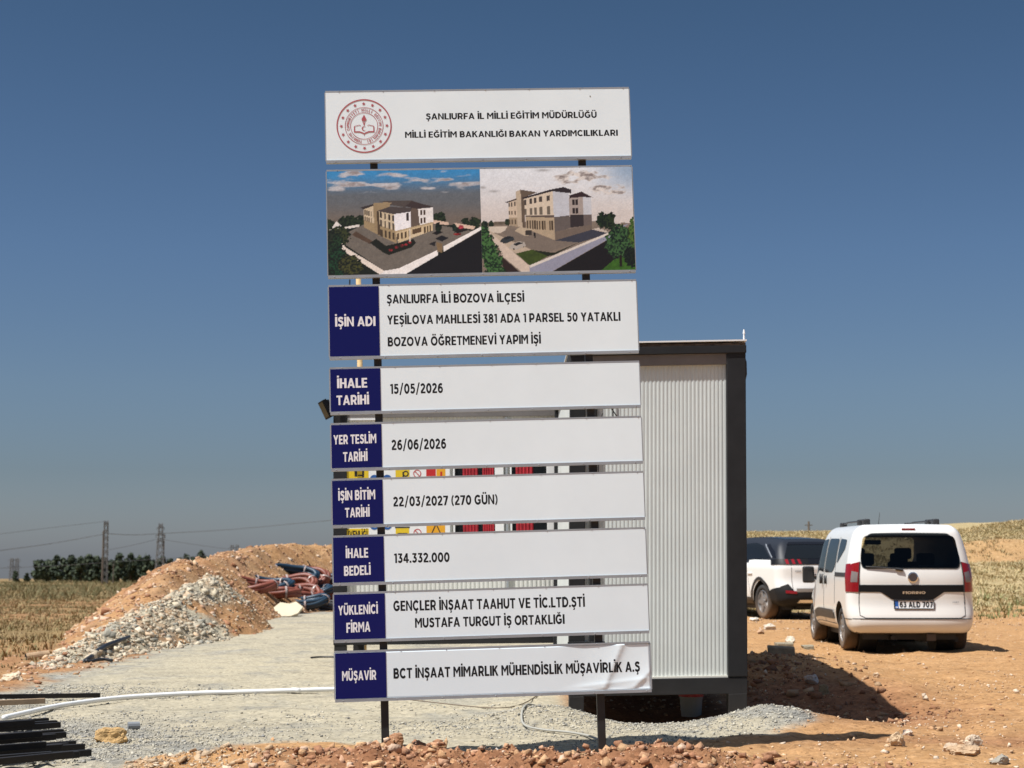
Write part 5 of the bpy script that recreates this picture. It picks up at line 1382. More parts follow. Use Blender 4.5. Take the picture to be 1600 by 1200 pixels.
for s, f in ((1, 'left'), (-1, 'right')):
    for x in (.93, 3.6):
        wheel(suv, x, s * .80, SR, SR, .22, 5, left=s > 0)
        MB().lathe([(.425, -.13), (.425, .13)], 30, Matrix.Translation((x, s * .56, SR + .02)) @ Matrix.Rotation(rad(90), 4, 'X')).build('wheel_well', POST, suv)
        SUVB.patch('arch_trim', f, [(x + .51 * math.cos(rad(a)), SR + .51 * math.sin(rad(a))) for a in range(-2, 183, 8)] + [(x + .43 * math.cos(rad(a)), SR + .01 + .43 * math.sin(rad(a))) for a in range(182, -3, -8)], BLACKPL, suv, off=.012)
    SUVB.patch('side_window', f, [(.42, 1.275), (1.6, 1.21), (3.0, 1.12), (2.9, 1.2), (2.45, 1.5), (1.5, 1.57), (.95, 1.52)], GLASS, suv, off=.005, rounding=.05)
    SUVB.patch('sill_trim', f, [(1.42, .28), (3.12, .28), (3.12, .44), (1.42, .44)], BLACKPL, suv, off=.012)
    SUVB.patch('roof_pillar', f, [(.10, 1.27), (.26, 1.275), (.80, 1.55), (.62, 1.58), (.20, 1.42)], GLOSSBLK, suv, off=.004)
    SUVB.strip(f, [(.30, 1.275), (.60, 1.44), (.86, 1.555)], .011, .005).build('pillar_trim', ALU, suv)
    SUVB.strip(f, [(1.32, .93), (1.55, .93)], .016, .014).build('door_handle', CARWHITE, suv)
    for pts in ([(1.45, .45), (1.62, 1.05)], [(2.35, .45), (2.35, 1.0)]): SUVB.strip(f, pts, .005, -.001).build('door_seam', SEAM, suv)
    SUVB.strip('rear', [(s * .66, .56), (s * .66, 1.11)], .005, -.001).build('tailgate_seam', SEAM, suv)
    lp = SUVB.patch('tail_lamp', 'rear', [(s * .30, 1.12), (s * .30, 1.25), (s * .92, 1.25), (s * .92, 1.12)], CLAD0, suv, off=.016)
    SUVB.patch('lamp_side', f, [(0, 1.12), (0, 1.25), (.34, 1.23), (.28, 1.12)], CLAD0, lp, off=.016)
    for k in range(3):
        a = .76 - k * .125
        SUVB.patch('claw_light', 'rear', [(s * a, 1.135), (s * (a - .055), 1.135), (s * (a - .03), 1.24), (s * (a + .03), 1.24)], LAMPRED, lp, off=.018)
    SUVB.patch('fog_reflector', 'rear', [(s * .60, .53), (s * .60, .585), (s * .80, .60), (s * .80, .54)], LAMPRED, suv, off=.022)
    SUVB.patch('exhaust_trim', 'rear', [(s * .25, .35), (s * .60, .35), (s * .56, .41), (s * .25, .41)], CHROME, suv, off=.024)
SUVB.patch('roof_panel', 'roof', [(.25, -.66), (2.6, -.66), (2.6, .66), (.25, .66)], GLOSSBLK, suv, off=.005, seg=.12)
SUVB.patch('spoiler', 'rear', [(.74, 1.555), (-.74, 1.555), (-.68, 1.63), (.68, 1.63)], GLOSSBLK, suv, off=.02)
SUVB.patch('rear_window', 'rear', [(.80, 1.255), (-.80, 1.255), (-.72, 1.55), (.72, 1.55)], GLASS, suv, off=.007, rounding=.05)
SUVB.patch('lamp_band', 'rear', [(.30, 1.12), (-.30, 1.12), (-.30, 1.249), (.30, 1.249)], GLOSSBLK, suv, off=.0135)
SUVB.patch('bumper_cladding', 'rear', [(.92, .28), (-.92, .28), (-.92, .66), (-.74, .73), (-.64, .58), (.64, .58), (.74, .73), (.92, .66)], CLAD, suv, off=.012)
SUVB.patch('bumper_strip', 'rear', [(.60, .565), (-.60, .565), (-.60, .64), (.60, .64)], mat('taupe_plastic', (.20, .17, .14), .5), suv, off=.014)
SUVB.patch('bumper_side', 'left', [(.0, .30), (.42, .30), (.50, .56), (.30, .62), (0, .66)], CLAD, suv, off=.012)
SUVB.patch('bumper_side', 'right', [(.0, .30), (.42, .30), (.50, .56), (.30, .62), (0, .66)], CLAD, suv, off=.012)
SUVB.text('3008', 'rear', .60, .48, .97, .028, ALU, suv, off=.006)
plate(SUVB, suv, 0, .86, '63 AEK 415')
b = MB(); b.box(.35, 4.0, -.7, .7, .20, .30); b.tube([(.93, -.7, SR), (.93, .7, SR)], .06, 10); b.build('underbody', POST, suv)
MB().lathe([(.10, -.09), (.10, .09)], 16, Matrix.Translation((.3, .4, .30)) @ Matrix.Rotation(rad(90), 4, 'X')).build('silencer', POST, suv)

#@@SECTION heaps
# ---------------------------------------------------------------- soil mound and rubble on the left
def crest_world(pts): return [(wpx(px, Y), Y, zpx(py, Y)) for px, py, Y in pts]
CREST = crest_world([(60, 1040, 19.0), (130, 1010, 22.0), (200, 957, 25.0), (290, 880, 32.5), (330, 872, 36.0), (400, 858, 41.0), (470, 853, 43.6), (520, 849, 44.6), (640, 851, 45.4), (800, 858, 46)])
RCREST = crest_world([(80, 1036, 19.4), (130, 1010, 21.2), (200, 976, 23.6), (255, 940, 26.2), (300, 914, 28.4), (335, 903, 29.6), (362, 925, 30.0), (392, 962, 30.6)])

def crest_h(x, y, crest, s_near, s_far):
    best = np.full(x.shape, -9.0)
    for (a, b) in zip(crest[:-1], crest[1:]):
        ex, ey = b[0] - a[0], b[1] - a[1]
        t = np.clip(((x - a[0]) * ex + (y - a[1]) * ey) / (ex * ex + ey * ey), 0, 1)
        qx, qy = a[0] + t * ex, a[1] + t * ey
        d = np.hypot(x - qx, y - qy); side = (x - qx) * ey - (y - qy) * ex
        zc_ = a[2] + t * (b[2] - a[2])
        sl = np.where(side > 0, s_near, s_far)
        best = np.maximum(best, zc_ - sl * (np.sqrt(d * d + 0.06) - 0.24))
    return best

def mound_z(x, y):
    n = fbm(x * 0.8, y * 0.8, 101, 4) - 0.5; m = fbm(x * 3.2, y * 3.2, 111, 4) - 0.5
    return crest_h(x, y, CREST, 0.85, 0.7) + n * 0.34 * ss(19, 24, y) + m * 0.16
def rubble_z(x, y):
    n = fbm(x * 1.1, y * 1.1, 121, 4) - 0.5; m = fbm(x * 5, y * 5, 131, 3) - 0.5
    h = crest_h(x, y, RCREST, 0.68 + 0.5 * ss(26, 29, y), 0.9)
    h = np.maximum(h, crest_h(x, y, crest_world([(255, 985, 26.5), (330, 938, 28.2), (372, 960, 29.2)]), 0.9, 0.6))
    return h + n * 0.22 + m * 0.14

def heap(name, zf, x0, x1, y0, y1, st, label, cat, attrs):
    xs = np.arange(x0, x1, st); ys = np.arange(y0, y1, st * 1.3)
    X, Y = np.meshgrid(xs, ys); x, y = X.ravel(), Y.ravel()
    z = zf(x, y); g = ground_h(x, y)
    F = grid_faces(len(ys), len(xs))
    keep = (z > g - 0.06)[F].any(1)
    z = np.maximum(z, g - 0.10)
    F = F[keep]; used = np.unique(F); mp = np.full(len(x), -1); mp[used] = np.arange(len(used)); F = mp[F]
    x, y, z = x[used], y[used], z[used]
    me = np_mesh(name, np.stack([x, y, z], -1), F, attrs(x, y, z))
    o = link(name, me, SOIL, smooth=True)
    return tag(o, label, cat)
heap('soil_mound', mound_z, -10.5, 2.5, 18, 50, 0.07, 'long ridge of loose orange brown excavated soil behind the left pad edge', 'soil mound',
     lambda x, y, z: {'pad': 0.10 * (fbm(x * 2, y * 2, 5, 4) > .55), 'grass': 0 * x, 'red': np.clip(0.35 + (fbm(x * 0.9, y * 0.9, 7, 4) - .5) * 1.6, 0, 1)})
heap('rubble_heap', rubble_z, -7.5, -3.0, 18.5, 33, 0.05, 'sloping heap of pale grey broken stone tipped against the soil mound', 'rubble heap',
     lambda x, y, z: {'pad': np.clip(0.75 + (fbm(x * 1.4, y * 1.4, 9, 4) - .5) * 3 - 1.2 * ss(27, 28.5, y) * ss(.62, .3, z), 0, 1), 'grass': 0 * x, 'red': 0.3 + 0 * x})

def build_heap_stones():
    rs = np.random.RandomState(77)
    def topz(x, y): return np.maximum(np.maximum(mound_z(x, y), rubble_z(x, y)), ground_h(x, y))
    p = field(rs, 12000, -7.4, -3.2, 19, 32.5, lambda x, y: (rubble_z(x, y) > np.maximum(mound_z(x, y), ground_h(x, y)) - 0.05) * np.clip(1.0 - 0.93 * ss(.62, .40, rubble_z(x, y) + (fbm(x * 2, y * 2, 5, 3) - .5) * .3) * ss(25.5, 27, y), 0, 1))
    s = np.clip(rs.lognormal(-4.15, 0.7, len(p)), 0.007, 0.13)
    tag(scatter('rubble_stones', p, s, pal(rs, len(p), PALES), 8, sink=0.45, hf=topz), 'pale angular rubble stones covering the rubble heap', 'rubble', kind='stuff')
    p = field(rs, 9000, -10, 1.5, 18.5, 48, lambda x, y: np.maximum((mound_z(x, y) > np.maximum(rubble_z(x, y), ground_h(x, y))) * 0.8, 1.0 * (rubble_z(x, y) > np.maximum(mound_z(x, y), ground_h(x, y)) - .04) * ss(.62, .40, rubble_z(x, y)) * ss(26, 27.5, y)))
    s = np.clip(rs.lognormal(-3.75, 0.6, len(p)), 0.01, 0.13)
    tag(scatter('mound_clods', p, s, pal(rs, len(p), REDS + TANS), 9, sink=0.5, hf=topz), 'loose orange brown clods lying on the soil mound', 'soil clods', kind='stuff')
    # orange spill along the pad edge and red clods in the bare field
    def w(x, y):
        sd = sdist(x, y, PAD)
        return (np.exp(-((sd + 0.35) / 0.35) ** 2) * 0.9 + 0.10 * (x < -4.5) * (y < 24)) * (x < -2.6) * (y > 14.5)
    p = field(rs, 2600, -9, -2.6, 15, 36, w)
    s = np.clip(rs.lognormal(-3.9, 0.5, len(p)), 0.01, 0.08)
    tag(scatter('spilled_soil', p, s, pal(rs, len(p), TANS + REDS), 10, sink=0.45, hf=topz), 'orange soil crumbs spilled along the left edge of the pad', 'soil crumbs', kind='stuff')
    return topz
TOPZ = build_heap_stones()
def tz(x, y): return float(TOPZ(np.array([float(x)]), np.array([float(y)]))[0])

#@@SECTION grass
def build_grass():
    rs = np.random.RandomState(21)
    def tufts(name, label, n, x0, x1, y0, y1, wf, hmin, hmax, cols, nb=7):
        p = field(rs, n, x0, x1, y0, y1, wf)
        n = len(p)
        z = ground_h(p[:, 0], p[:, 1])
        H = rs.uniform(hmin, hmax, n) * rs.choice([0.5, 0.8, 1, 1, 2.0], n)
        a = rs.uniform(0, 2 * np.pi, (n, nb)); r = rs.uniform(0.0, 0.16, (n, nb)); ln = rs.uniform(0.2, 1.3, (n, nb)); hh = H[:, None] * rs.uniform(0.5, 1, (n, nb))
        w = rs.uniform(0.005, 0.011, (n, nb)) * (1 + p[:, 1:2] / 80)
        bx = p[:, :1] + r * np.cos(a); by = p[:, 1:2] + r * np.sin(a)
        tx = bx + np.cos(a) * ln * hh; ty = by + np.sin(a) * ln * hh
        b2 = a + rs.uniform(0.9, 2.2, (n, nb)); px_, py_ = np.cos(b2) * w, np.sin(b2) * w
        mz = z[:, None] + hh * 0.55; mx, my = bx + (tx - bx) * 0.35, by + (ty - by) * 0.35
        zb_ = z[:, None] - 0.03 + 0 * hh
        V = np.stack([np.stack([bx - px_, by - py_, zb_], -1), np.stack([bx + px_, by + py_, zb_], -1), np.stack([mx + px_ * .8, my + py_ * .8, mz], -1), np.stack([mx - px_ * .8, my - py_ * .8, mz], -1), np.stack([tx, ty, z[:, None] + hh], -1)], 2).reshape(-1, 3)
        k = n * nb; o = np.arange(k)[:, None] * 5
        F = np.concatenate([o + [0, 1, 2], o + [0, 2, 3], o + [3, 2, 4]])
        C = np.repeat(np.concatenate([pal(rs, n, cols, .13), np.ones((n, 1))], 1), nb * 5, 0)
        me = np_mesh(name, V, F, {'tint': C})
        tag(link(name, me, mat_attr('straw', 'tint', 0.9)), label, 'grass', kind='stuff')
    L = [(0.32, 0.23, 0.105), (0.28, 0.20, 0.09), (0.24, 0.185, 0.08), (0.34, 0.25, 0.125), (0.25, 0.165, 0.078), (0.19, 0.165, 0.07)]
    R = [(0.50, 0.385, 0.20), (0.44, 0.33, 0.165), (0.40, 0.31, 0.15), (0.36, 0.31, 0.16), (0.54, 0.43, 0.25)]
    tufts('field_grass', 'dry olive brown grass covering the field beyond the soil mound', 40000, -44, -5.4, 19, 140, lambda x, y: ground_masks(x, y)[1] * (0.25 + 1.0 * ss(.42, .62, fbm(x * .55, y * .3, 201, 4))) * (x < -0.30 * y + 4.5) * (x > -0.34 * y) * (mound_z(x, y) < ground_h(x, y)), 0.03, 0.085, L)
    tufts('far_scrub', 'low olive scrub spread over the plain before the far grove', 11000, -125, -14, 75, 340, lambda x, y: (x > -0.34 * y) * (x < -0.16 * y) * ss(.36, .6, fbm(x * .12, y * .05, 231, 4)) * (70 / y + .3), 0.15, 0.42, [(0.16, 0.14, 0.06), (0.20, 0.165, 0.075), (0.13, 0.12, 0.05), (0.25, 0.19, 0.09)], 8)
    tufts('hill_grass', 'straw coloured dry grass on the slope behind the parked vehicles', 50000, 4, 32, 36, 84, lambda x, y: ground_masks(x, y)[1] * (0.30 + 1.0 * ss(.40, .62, fbm(x * .6, y * .35, 211, 4))) * (x > 0.07 * y) * (x < 0.36 * y), 0.03, 0.085, R)
    tufts('yard_edge_weeds', 'greenish weeds growing at the edge of the dirt yard', 500, 7, 16, 34, 42, lambda x, y: ss(.55, .7, fbm(x * .7, y * .7, 221, 3)) * 0.5, 0.08, 0.2, [(0.16, 0.17, 0.06), (0.22, 0.22, 0.09)])
build_grass()

#@@SECTION background
# ---------------------------------------------------------------- far trees, pylons, wires
LEAF = mat_attr('foliage', 'tint', 0.8)
BARK = mat('bark', (0.10, 0.075, 0.05), 0.9)
def tree(px, py_top, Y, w_px, seed, label):
    rs = np.random.RandomState(seed)
    x = wpx(px, Y); z0 = gh(x, Y); top = zpx(py_top, Y); H = top - z0; W = w_px * 1.12 / FPX * Y
    t = empty('tree', (x, Y, z0)); tag(t, label, 'tree', 'trees in the far grove')
    b = MB(); b.tube([(0, 0, -.3), (0.05, 0, H * .4), (0, 0.05, H * .85)], [.22, .15, .05], 7)
    for k in range(5):
        a = rs.uniform(0, 6.28); h = H * rs.uniform(.25, .6); b.tube([(0, 0, h), (math.cos(a) * W * .3, math.sin(a) * W * .3, h + H * .14)], [.08, .03], 5)
    b.build('trunk', BARK, t)
    cl = []
    for k in range(22):
        h = rs.uniform(.06, .93); rr = W * .5 * (1 - (0.92 if seed % 3 else 0.6) * max(0, h - .3) / .7) * rs.uniform(.3, 1)
        a = rs.uniform(0, 6.28); cl.append((math.cos(a) * rr * .7, math.sin(a) * rr * .7, H * h, rs.uniform(.13, .24) * W))
    cl.append((0, 0, H * .95, W * .10)); cl.append((rs.uniform(-.1, .1) * W, 0, H * .86, W * .14))
    n = 1300; c = np.array(cl)[rs.randint(0, len(cl), n)]
    d = rs.normal(0, 1, (n, 3)); d /= np.linalg.norm(d, axis=1)[:, None]
    P = c[:, :3] + d * c[:, 3:4] * rs.uniform(.55, 1.08, (n, 1)) * np.array([1, 1, 1.15])
    P[:, 2] = np.maximum(P[:, 2], H * 0.03)
    s = rs.uniform(.14, .34, (n, 1)); u = rs.normal(0, 1, (n, 3)); u /= np.linalg.norm(u, axis=1)[:, None]; v = np.cross(u, d); v /= np.linalg.norm(v, axis=1)[:, None] + 1e-6
    V = np.stack([P - u * s - v * s * .6, P + u * s - v * s * .6, P + u * s * .7 + v * s * .7, P - u * s * .7 + v * s * .7], 1).reshape(-1, 3)
    F = np.arange(n * 4).reshape(n, 4)
    C = np.repeat(np.concatenate([pal(rs, n, [(0.028, 0.045, 0.020), (0.04, 0.058, 0.026), (0.055, 0.07, 0.03), (0.022, 0.034, 0.017)], .25), np.ones((n, 1))], 1), 4, 0)
    link('crown', np_mesh('crown', V, F, {'tint': C}), LEAF, t)
TREES = [(66, 880, 26), (80, 874, 24), (92, 869, 28), (104, 876, 22), (116, 866, 30), (130, 870, 26), (143, 868, 28), (155, 874, 24), (166, 870, 26), (178, 877, 22), (190, 868, 24), (201, 871, 22), (208, 864, 22), (221, 870, 26), (233, 873, 24), (244, 875, 24), (257, 871, 26), (270, 876, 24), (283, 871, 24), (293, 866, 24), (304, 872, 20), (317, 863, 22), (326, 869, 18)]
TLAB = ['outermost dark tree at the left end of the far grove', 'dark bushy tree next to the left end of the far grove', 'tall dark tree in the left part of the grove']
for i, (px, py, w) in enumerate(TREES):
    if i == 0: lab = 'low dark green tree at the outer left end of the far grove'
    elif abs(px - 166) < 13: lab = 'dark green tree of the far grove rising around the lattice mast'
    elif abs(px - 253) < 13: lab = 'dark green tree of the far grove standing at the foot of the power pylon'
    elif px < 160: lab = 'dark green tree in the grove between its left end and the lattice mast'
    elif px < 245: lab = 'dark green tree in the grove between the lattice mast and the power pylon'
    elif px < 310: lab = 'dark green tree in the grove between the power pylon and the soil mound crest'
    else: lab = 'dark treetop showing just above the crest of the soil mound'
    tree(px, py - 3 + (i * 5 % 7), 350 + (i * 37 % 23), w, 300 + i, lab)
for (px, py, w, lab) in ((30, 893, 10, 'tiny dark tree at the foot of the twin far pylon'), (47, 896, 9, 'tiny dark tree between the twin far pylon and the grove')): tree(px, py, 420, w, 900 + px, lab)

STEEL = mat('weathered_steel', (0.13, 0.125, 0.12), 0.6)
CONC = mat('weathered_pole', (0.14, 0.11, 0.085), 0.85)
def lattice(name, label, px, top, Y, wb, wt, arms, group=None, rb=.10):
    x = wpx(px, Y); z0 = gh(x, Y); H = zpx(top, Y) - z0
    t = empty(name, (x, Y, z0)); tag(t, label, 'pylon', group)
    b = MB(); n = 9
    for s in ((-1, -1), (1, -1), (1, 1), (-1, 1)): b.bar((s[0] * wb, s[1] * wb, -.3), (s[0] * wt, s[1] * wt, H), rb)
    for k in range(n):
        a = k / n; c = (k + 1) / n; wa, wc = wb + (wt - wb) * a, wb + (wt - wb) * c
        for (p, q) in (((-1, -1), (1, -1)), ((1, -1), (1, 1)), ((1, 1), (-1, 1)), ((-1, 1), (-1, -1))):
            b.bar((p[0] * wa, p[1] * wa, H * a), (q[0] * wc, q[1] * wc, H * c), rb * .7); b.bar((q[0] * wa, q[1] * wa, H * a), (p[0] * wc, p[1] * wc, H * c), rb * .7)
    b.build('lattice', STEEL, t)
    for (f, l) in arms:
        b = MB(); b.bar((-l, 0, H * f), (l, 0, H * f), rb); b.bar((-l, 0, H * f), (0, 0, H * f + l * .4), rb * .6); b.bar((l, 0, H * f), (0, 0, H * f + l * .4), rb * .6)
        for s in (-1, 1): b.tube([(s * l, 0, H * f), (s * l, 0, H * f - .5)], .06, 5)
        b.build('crossarm', STEEL, t)
    return (x, Y, z0 + H)
m1 = lattice('lattice_mast', 'slim dark lattice mast rising out of the far grove', 168, 814, 300, .42, .30, [(.96, .4)])
m2 = lattice('power_pylon', 'grey lattice power pylon standing near the soil mound crest', 253, 818, 330, .95, .28, [(.93, .7), (.80, .9), (.70, .7)])
for (px, dx) in ((23, 0), (31, 0)): lattice('far_pylon', 'faint twin leg pylon at the left edge of the horizon', px, 872, 700, .8, .5, [(.9, 1.6), (.6, 2.0)], 'legs of the twin pylon at the left horizon', .12)
for px in (365, 373): lattice('far_pylon', 'faint twin leg pylon peeping over the soil mound', px, 851, 700, .8, .5, [(.9, 1.6), (.75, 1.9)], 'legs of the twin pylon over the mound', .12)
def pole(px, top, Y, r, label, arm=None):
    x = wpx(px, Y); z0 = gh(x, Y); z1 = zpx(top, Y)
    t = empty('utility_pole', (x, Y, z0)); tag(t, label, 'pole')
    MB().tube([(0, 0, -.5), (0, 0, z1 - z0)], [r, r * .75], 8).build('shaft', CONC, t)
    b = MB(); b.bar((-(arm or .25), 0, z1 - z0 - .3), ((arm or .25), 0, z1 - z0 - .3), .08); b.build('crossarm', STEEL, t)
    return (x, Y, z1)
q1 = pole(164, 830, 290, .17, 'brown wooden pole standing close to the lattice mast')
q2 = pole(259, 834, 336, .09, 'thin pole standing close to the power pylon')
q3 = pole(1262, 815, 130, .10, 'small pole on the hill crest beyond the white suv', .3)
q4 = pole(181, 880, 300, .10, 'short pale pole before the trees beside the lattice mast')
WIRE = mat('wire', (0.16, 0.16, 0.165), 0.6)
def wire(pts, r, label):
    """pts: (px, py, Y) of the supports and low points"""
    P = [Vector((wpx(a, Y), Y, zpx(b, Y))) for a, b, Y in pts]
    out = []
    for i in range(len(P) - 1):
        p0, p1, p2, p3 = P[max(i - 1, 0)], P[i], P[i + 1], P[min(i + 2, len(P) - 1)]
        for k in range(10):
            t = k / 10
            out.append(0.5 * ((2 * p1) + (p2 - p0) * t + (2 * p0 - 5 * p1 + 4 * p2 - p3) * t * t + (3 * p1 - p0 - 3 * p2 + p3) * t ** 3))
    out.append(P[-1])
    tag(MB().tube(out, r, 5).build('power_line', WIRE), label, 'power line')
wire([(-60, 873, 240), (0, 861, 260), (80, 850, 280), (164, 835, 290)], .05, 'power line climbing from the left edge to the wooden pole')
wire([(-60, 842, 240), (0, 835, 260), (90, 824, 285), (168, 815, 300)], .03, 'topmost thin power line reaching the top of the lattice mast')
wire([(168, 834, 300), (210, 836, 315), (253, 834, 330), (370, 827, 345), (540, 812, 360), (760, 800, 380)], .055, 'power line from the lattice mast past the pylon towards the sign')
wire([(168, 860, 300), (210, 852, 315), (250, 842, 330)], .035, 'power line rising from the mast to a low pylon arm')
wire([(256, 843, 330), (300, 850, 345), (380, 860, 360), (520, 870, 380)], .035, 'power line falling from the pylon behind the soil mound')
wire([(-60, 893, 270), (0, 888, 280), (90, 884, 300), (180, 878, 320), (330, 868, 345)], .035, 'low power line crossing in front of the grove')

#@@SECTION clutter
# ---------------------------------------------------------------- conduit coils, pipes, bars and stones
COILR = mat('rust_conduit', (0.19, 0.05, 0.028), 0.5, var=0.2, vscale=6)
COILB = mat('blue_conduit', (0.010, 0.034, 0.062), 0.45, var=0.2, vscale=6)
COILK = mat('black_conduit', (0.018, 0.019, 0.022), 0.45)
TAPE = mat('clear_tape', (0.38, 0.30, 0.27), 0.35)
def hit(px, py):
    """where the line of sight through a pixel meets the soil"""
    Ys = np.linspace(29, 48, 380); z = zpx(py, Ys); t = TOPZ(wpx(px, Ys), Ys)
    k = int(np.argmax(t >= z)) if (t >= z).any() else 200
    return Vector((wpx(px, Ys[k]), float(Ys[k]), float(z[k])))
def coil(px, py, Y, R, r, tilt, yaw, m, seed, label, sq=0.55, roll=0.0):
    rs = random.Random(seed)
    c = hit(px, py); R *= 1.12; r *= 1.25
    c += Vector((0, -0.16 - 0.03 * (seed % 5), 0.05))
    t = empty('conduit_coil', c, (tilt, roll, yaw)); tag(t, label, 'conduit coil', 'bundled conduit coils heaped by the soil mound')
    b = MB(); N = 30
    ph = rs.uniform(0, 6)
    for k, (dr, dz) in enumerate([(0, 0), (r * .9, r * .3), (-r * .8, -r * .2), (r * .2, r * .9), (-.2 * r, -r * .9), (.9 * r, -.7 * r)]):
        pts = []
        for i in range(N):
            a = 2 * math.pi * i / N
            w = 1 + .05 * math.sin(2 * a + ph) + .02 * math.sin(5 * a + k)
            pts.append(((R + dr) * math.cos(a) * w, (R + dr) * sq * math.sin(a) * w, dz + .05 * math.sin(2 * a + ph) + .015 * math.sin(3 * a + k * 2)))
        b.tube(pts, r * .78, 7, closed=True)
    b.build('bundle', m, t, smooth=True)
    for j in range(4):
        a0 = ph + j * math.pi / 2 + rs.uniform(-.25, .25)
        pts = []
        for i in range(4):
            a = a0 + i * .03; w = 1 + .05 * math.sin(2 * a + ph)
            pts.append((R * math.cos(a) * w, R * sq * math.sin(a) * w, .05 * math.sin(2 * a + ph)))
        MB().tube(pts, r * 1.82, 12, caps=False).build('tape', TAPE, t, smooth=True)
CL = [
 (402, 918, 35.6, .36, .055, .35, .3, COILR, 'rust brown coil at the far left tip of the conduit heap'),
 (424, 917, 35.9, .40, .055, .45, .1, COILB, 'dark blue coil partly covered by brown coils at the left of the conduit heap'),
 (438, 926, 35.3, .40, .060, .30, -.2, COILR, 'rust brown coil low in the left middle of the conduit heap'),
 (458, 915, 35.8, .46, .060, .40, .2, COILR, 'rust brown coil in the middle of the conduit heap'),
 (462, 902, 36.3, .46, .062, .75, .4, COILB, 'arched dark blue coil on top of the conduit heap'),
 (480, 906, 35.9, .42, .065, 1.0, .1, COILR, 'rust brown coil standing tilted at the crown of the conduit heap'),
 (470, 930, 35.2, .44, .060, .30, .1, COILR, 'rust brown coil at the front foot of the conduit heap'),
 (490, 925, 35.5, .40, .055, .35, -.3, COILB, 'dark blue coil squeezed between brown coils of the conduit heap'),
 (505, 931, 35.2, .46, .064, .35, .2, COILR, 'rust brown coil at the right front of the conduit heap near the sign'),
 (515, 914, 36.0, .46, .064, .50, -.1, COILB, 'dark blue coil at the right end of the conduit heap beside the sign'),
 (522, 922, 35.6, .46, .064, .45, .1, COILR, 'rust brown coil half hidden by the left edge of the sign'),
 (478, 941, 34.9, .42, .055, .18, .1, COILB, 'dark blue coil lying flat on the ground behind the cream sheet'),
]
for i, a in enumerate(CL): coil(*a[:8], 40 + i, a[8])
for i, (px, py, lab) in enumerate([(508, 951, 'black hose coil lying on the pad in front of the conduit heap'), (520, 946, 'black hose coil leaning behind the flat black coil next to the sign')]):
    coil(px, py, 34.4 + i * .4, .46, .045, .12 + .15 * i, .2, COILK, 70 + i, lab)
# cream sheet
b = MB(); y0 = 34.4
pl = [(413, 962), (441, 940), (455, 942), (465, 939), (476, 947), (468, 957), (457, 961)]
V = [Vector((wpx(px, 35.2 + (962 - py) * .03), 35.2 + (962 - py) * .03, zpx(py, 35.2 + (962 - py) * .03))) for px, py in pl]
b.prism(V, (0, .03, -.05)); tag(b.build('cream_sheet', mat('cream_board', (0.56, 0.48, 0.34), 0.7, var=.06, vscale=4)), 'cream coloured board fragment propped before the conduit heap', 'board')
# long white pipe on the pad
def gpath(pts, lift, n=6):
    gh = lambda x, y: float(ground_h(np.array([float(x)]), np.array([float(y)]), False)[0])
    P = [on_ground(px, py) for px, py in pts]; out = []
    for i in range(len(P) - 1):
        p0, p1, p2, p3 = P[max(i - 1, 0)], P[i], P[i + 1], P[min(i + 2, len(P) - 1)]
        for k in range(n):
            t = k / n
            q = 0.5 * ((2 * p1) + (p2 - p0) * t + (2 * p0 - 5 * p1 + 4 * p2 - p3) * t * t + (3 * p1 - p0 - 3 * p2 + p3) * t ** 3)
            out.append(Vector((q.x, q.y, gh(q.x, q.y) + lift)))
    q = P[-1]; out.append(Vector((q.x, q.y, gh(q.x, q.y) + lift)))
    return out
wp = MB().tube(gpath([(6, 1128), (40, 1120), (80, 1111), (130, 1103), (200, 1095), (300, 1089), (400, 1086), (500, 1083), (640, 1079)], .032), .021, 12).build('white_pipe', PVC, smooth=True)
tag(wp, 'long white plastic pipe curving across the gravel pad towards the sign', 'pipe')
p_ = on_ground(462, 1084); MB().tube([(p_.x - .04, p_.y, gh(p_.x, p_.y) + .028), (p_.x + .04, p_.y - .01, gh(p_.x, p_.y) + .028)], .026, 12).build('coupling', PVC, wp, smooth=True)
GREYC = mat('grey_cable', (0.34, 0.33, 0.29), 0.7)
tag(MB().tube(gpath([(640, 1096), (700, 1103), (750, 1108), (790, 1109), (820, 1100), (842, 1086)], .016), .005, 6).build('ground_wire', mat('brown_wire', (.16, .12, .08), .7)), 'thin brown wire lying on the pad under the sign', 'wire')
tag(MB().tube(gpath([(890, 1109), (860, 1112), (832, 1118), (816, 1128), (820, 1139), (850, 1145), (885, 1148), (915, 1153), (936, 1160)], .02), .0085, 8).build('ground_cable', GREYC), 'pale cable bent in a loop on the gravel before the cabin', 'cable')
tag(MB().tube(gpath([(486, 1030), (500, 1029), (530, 1029)], .02), .012, 6).build('iron_rod', POST), 'short dark iron rod on the pad at the left edge of the sign', 'rod')
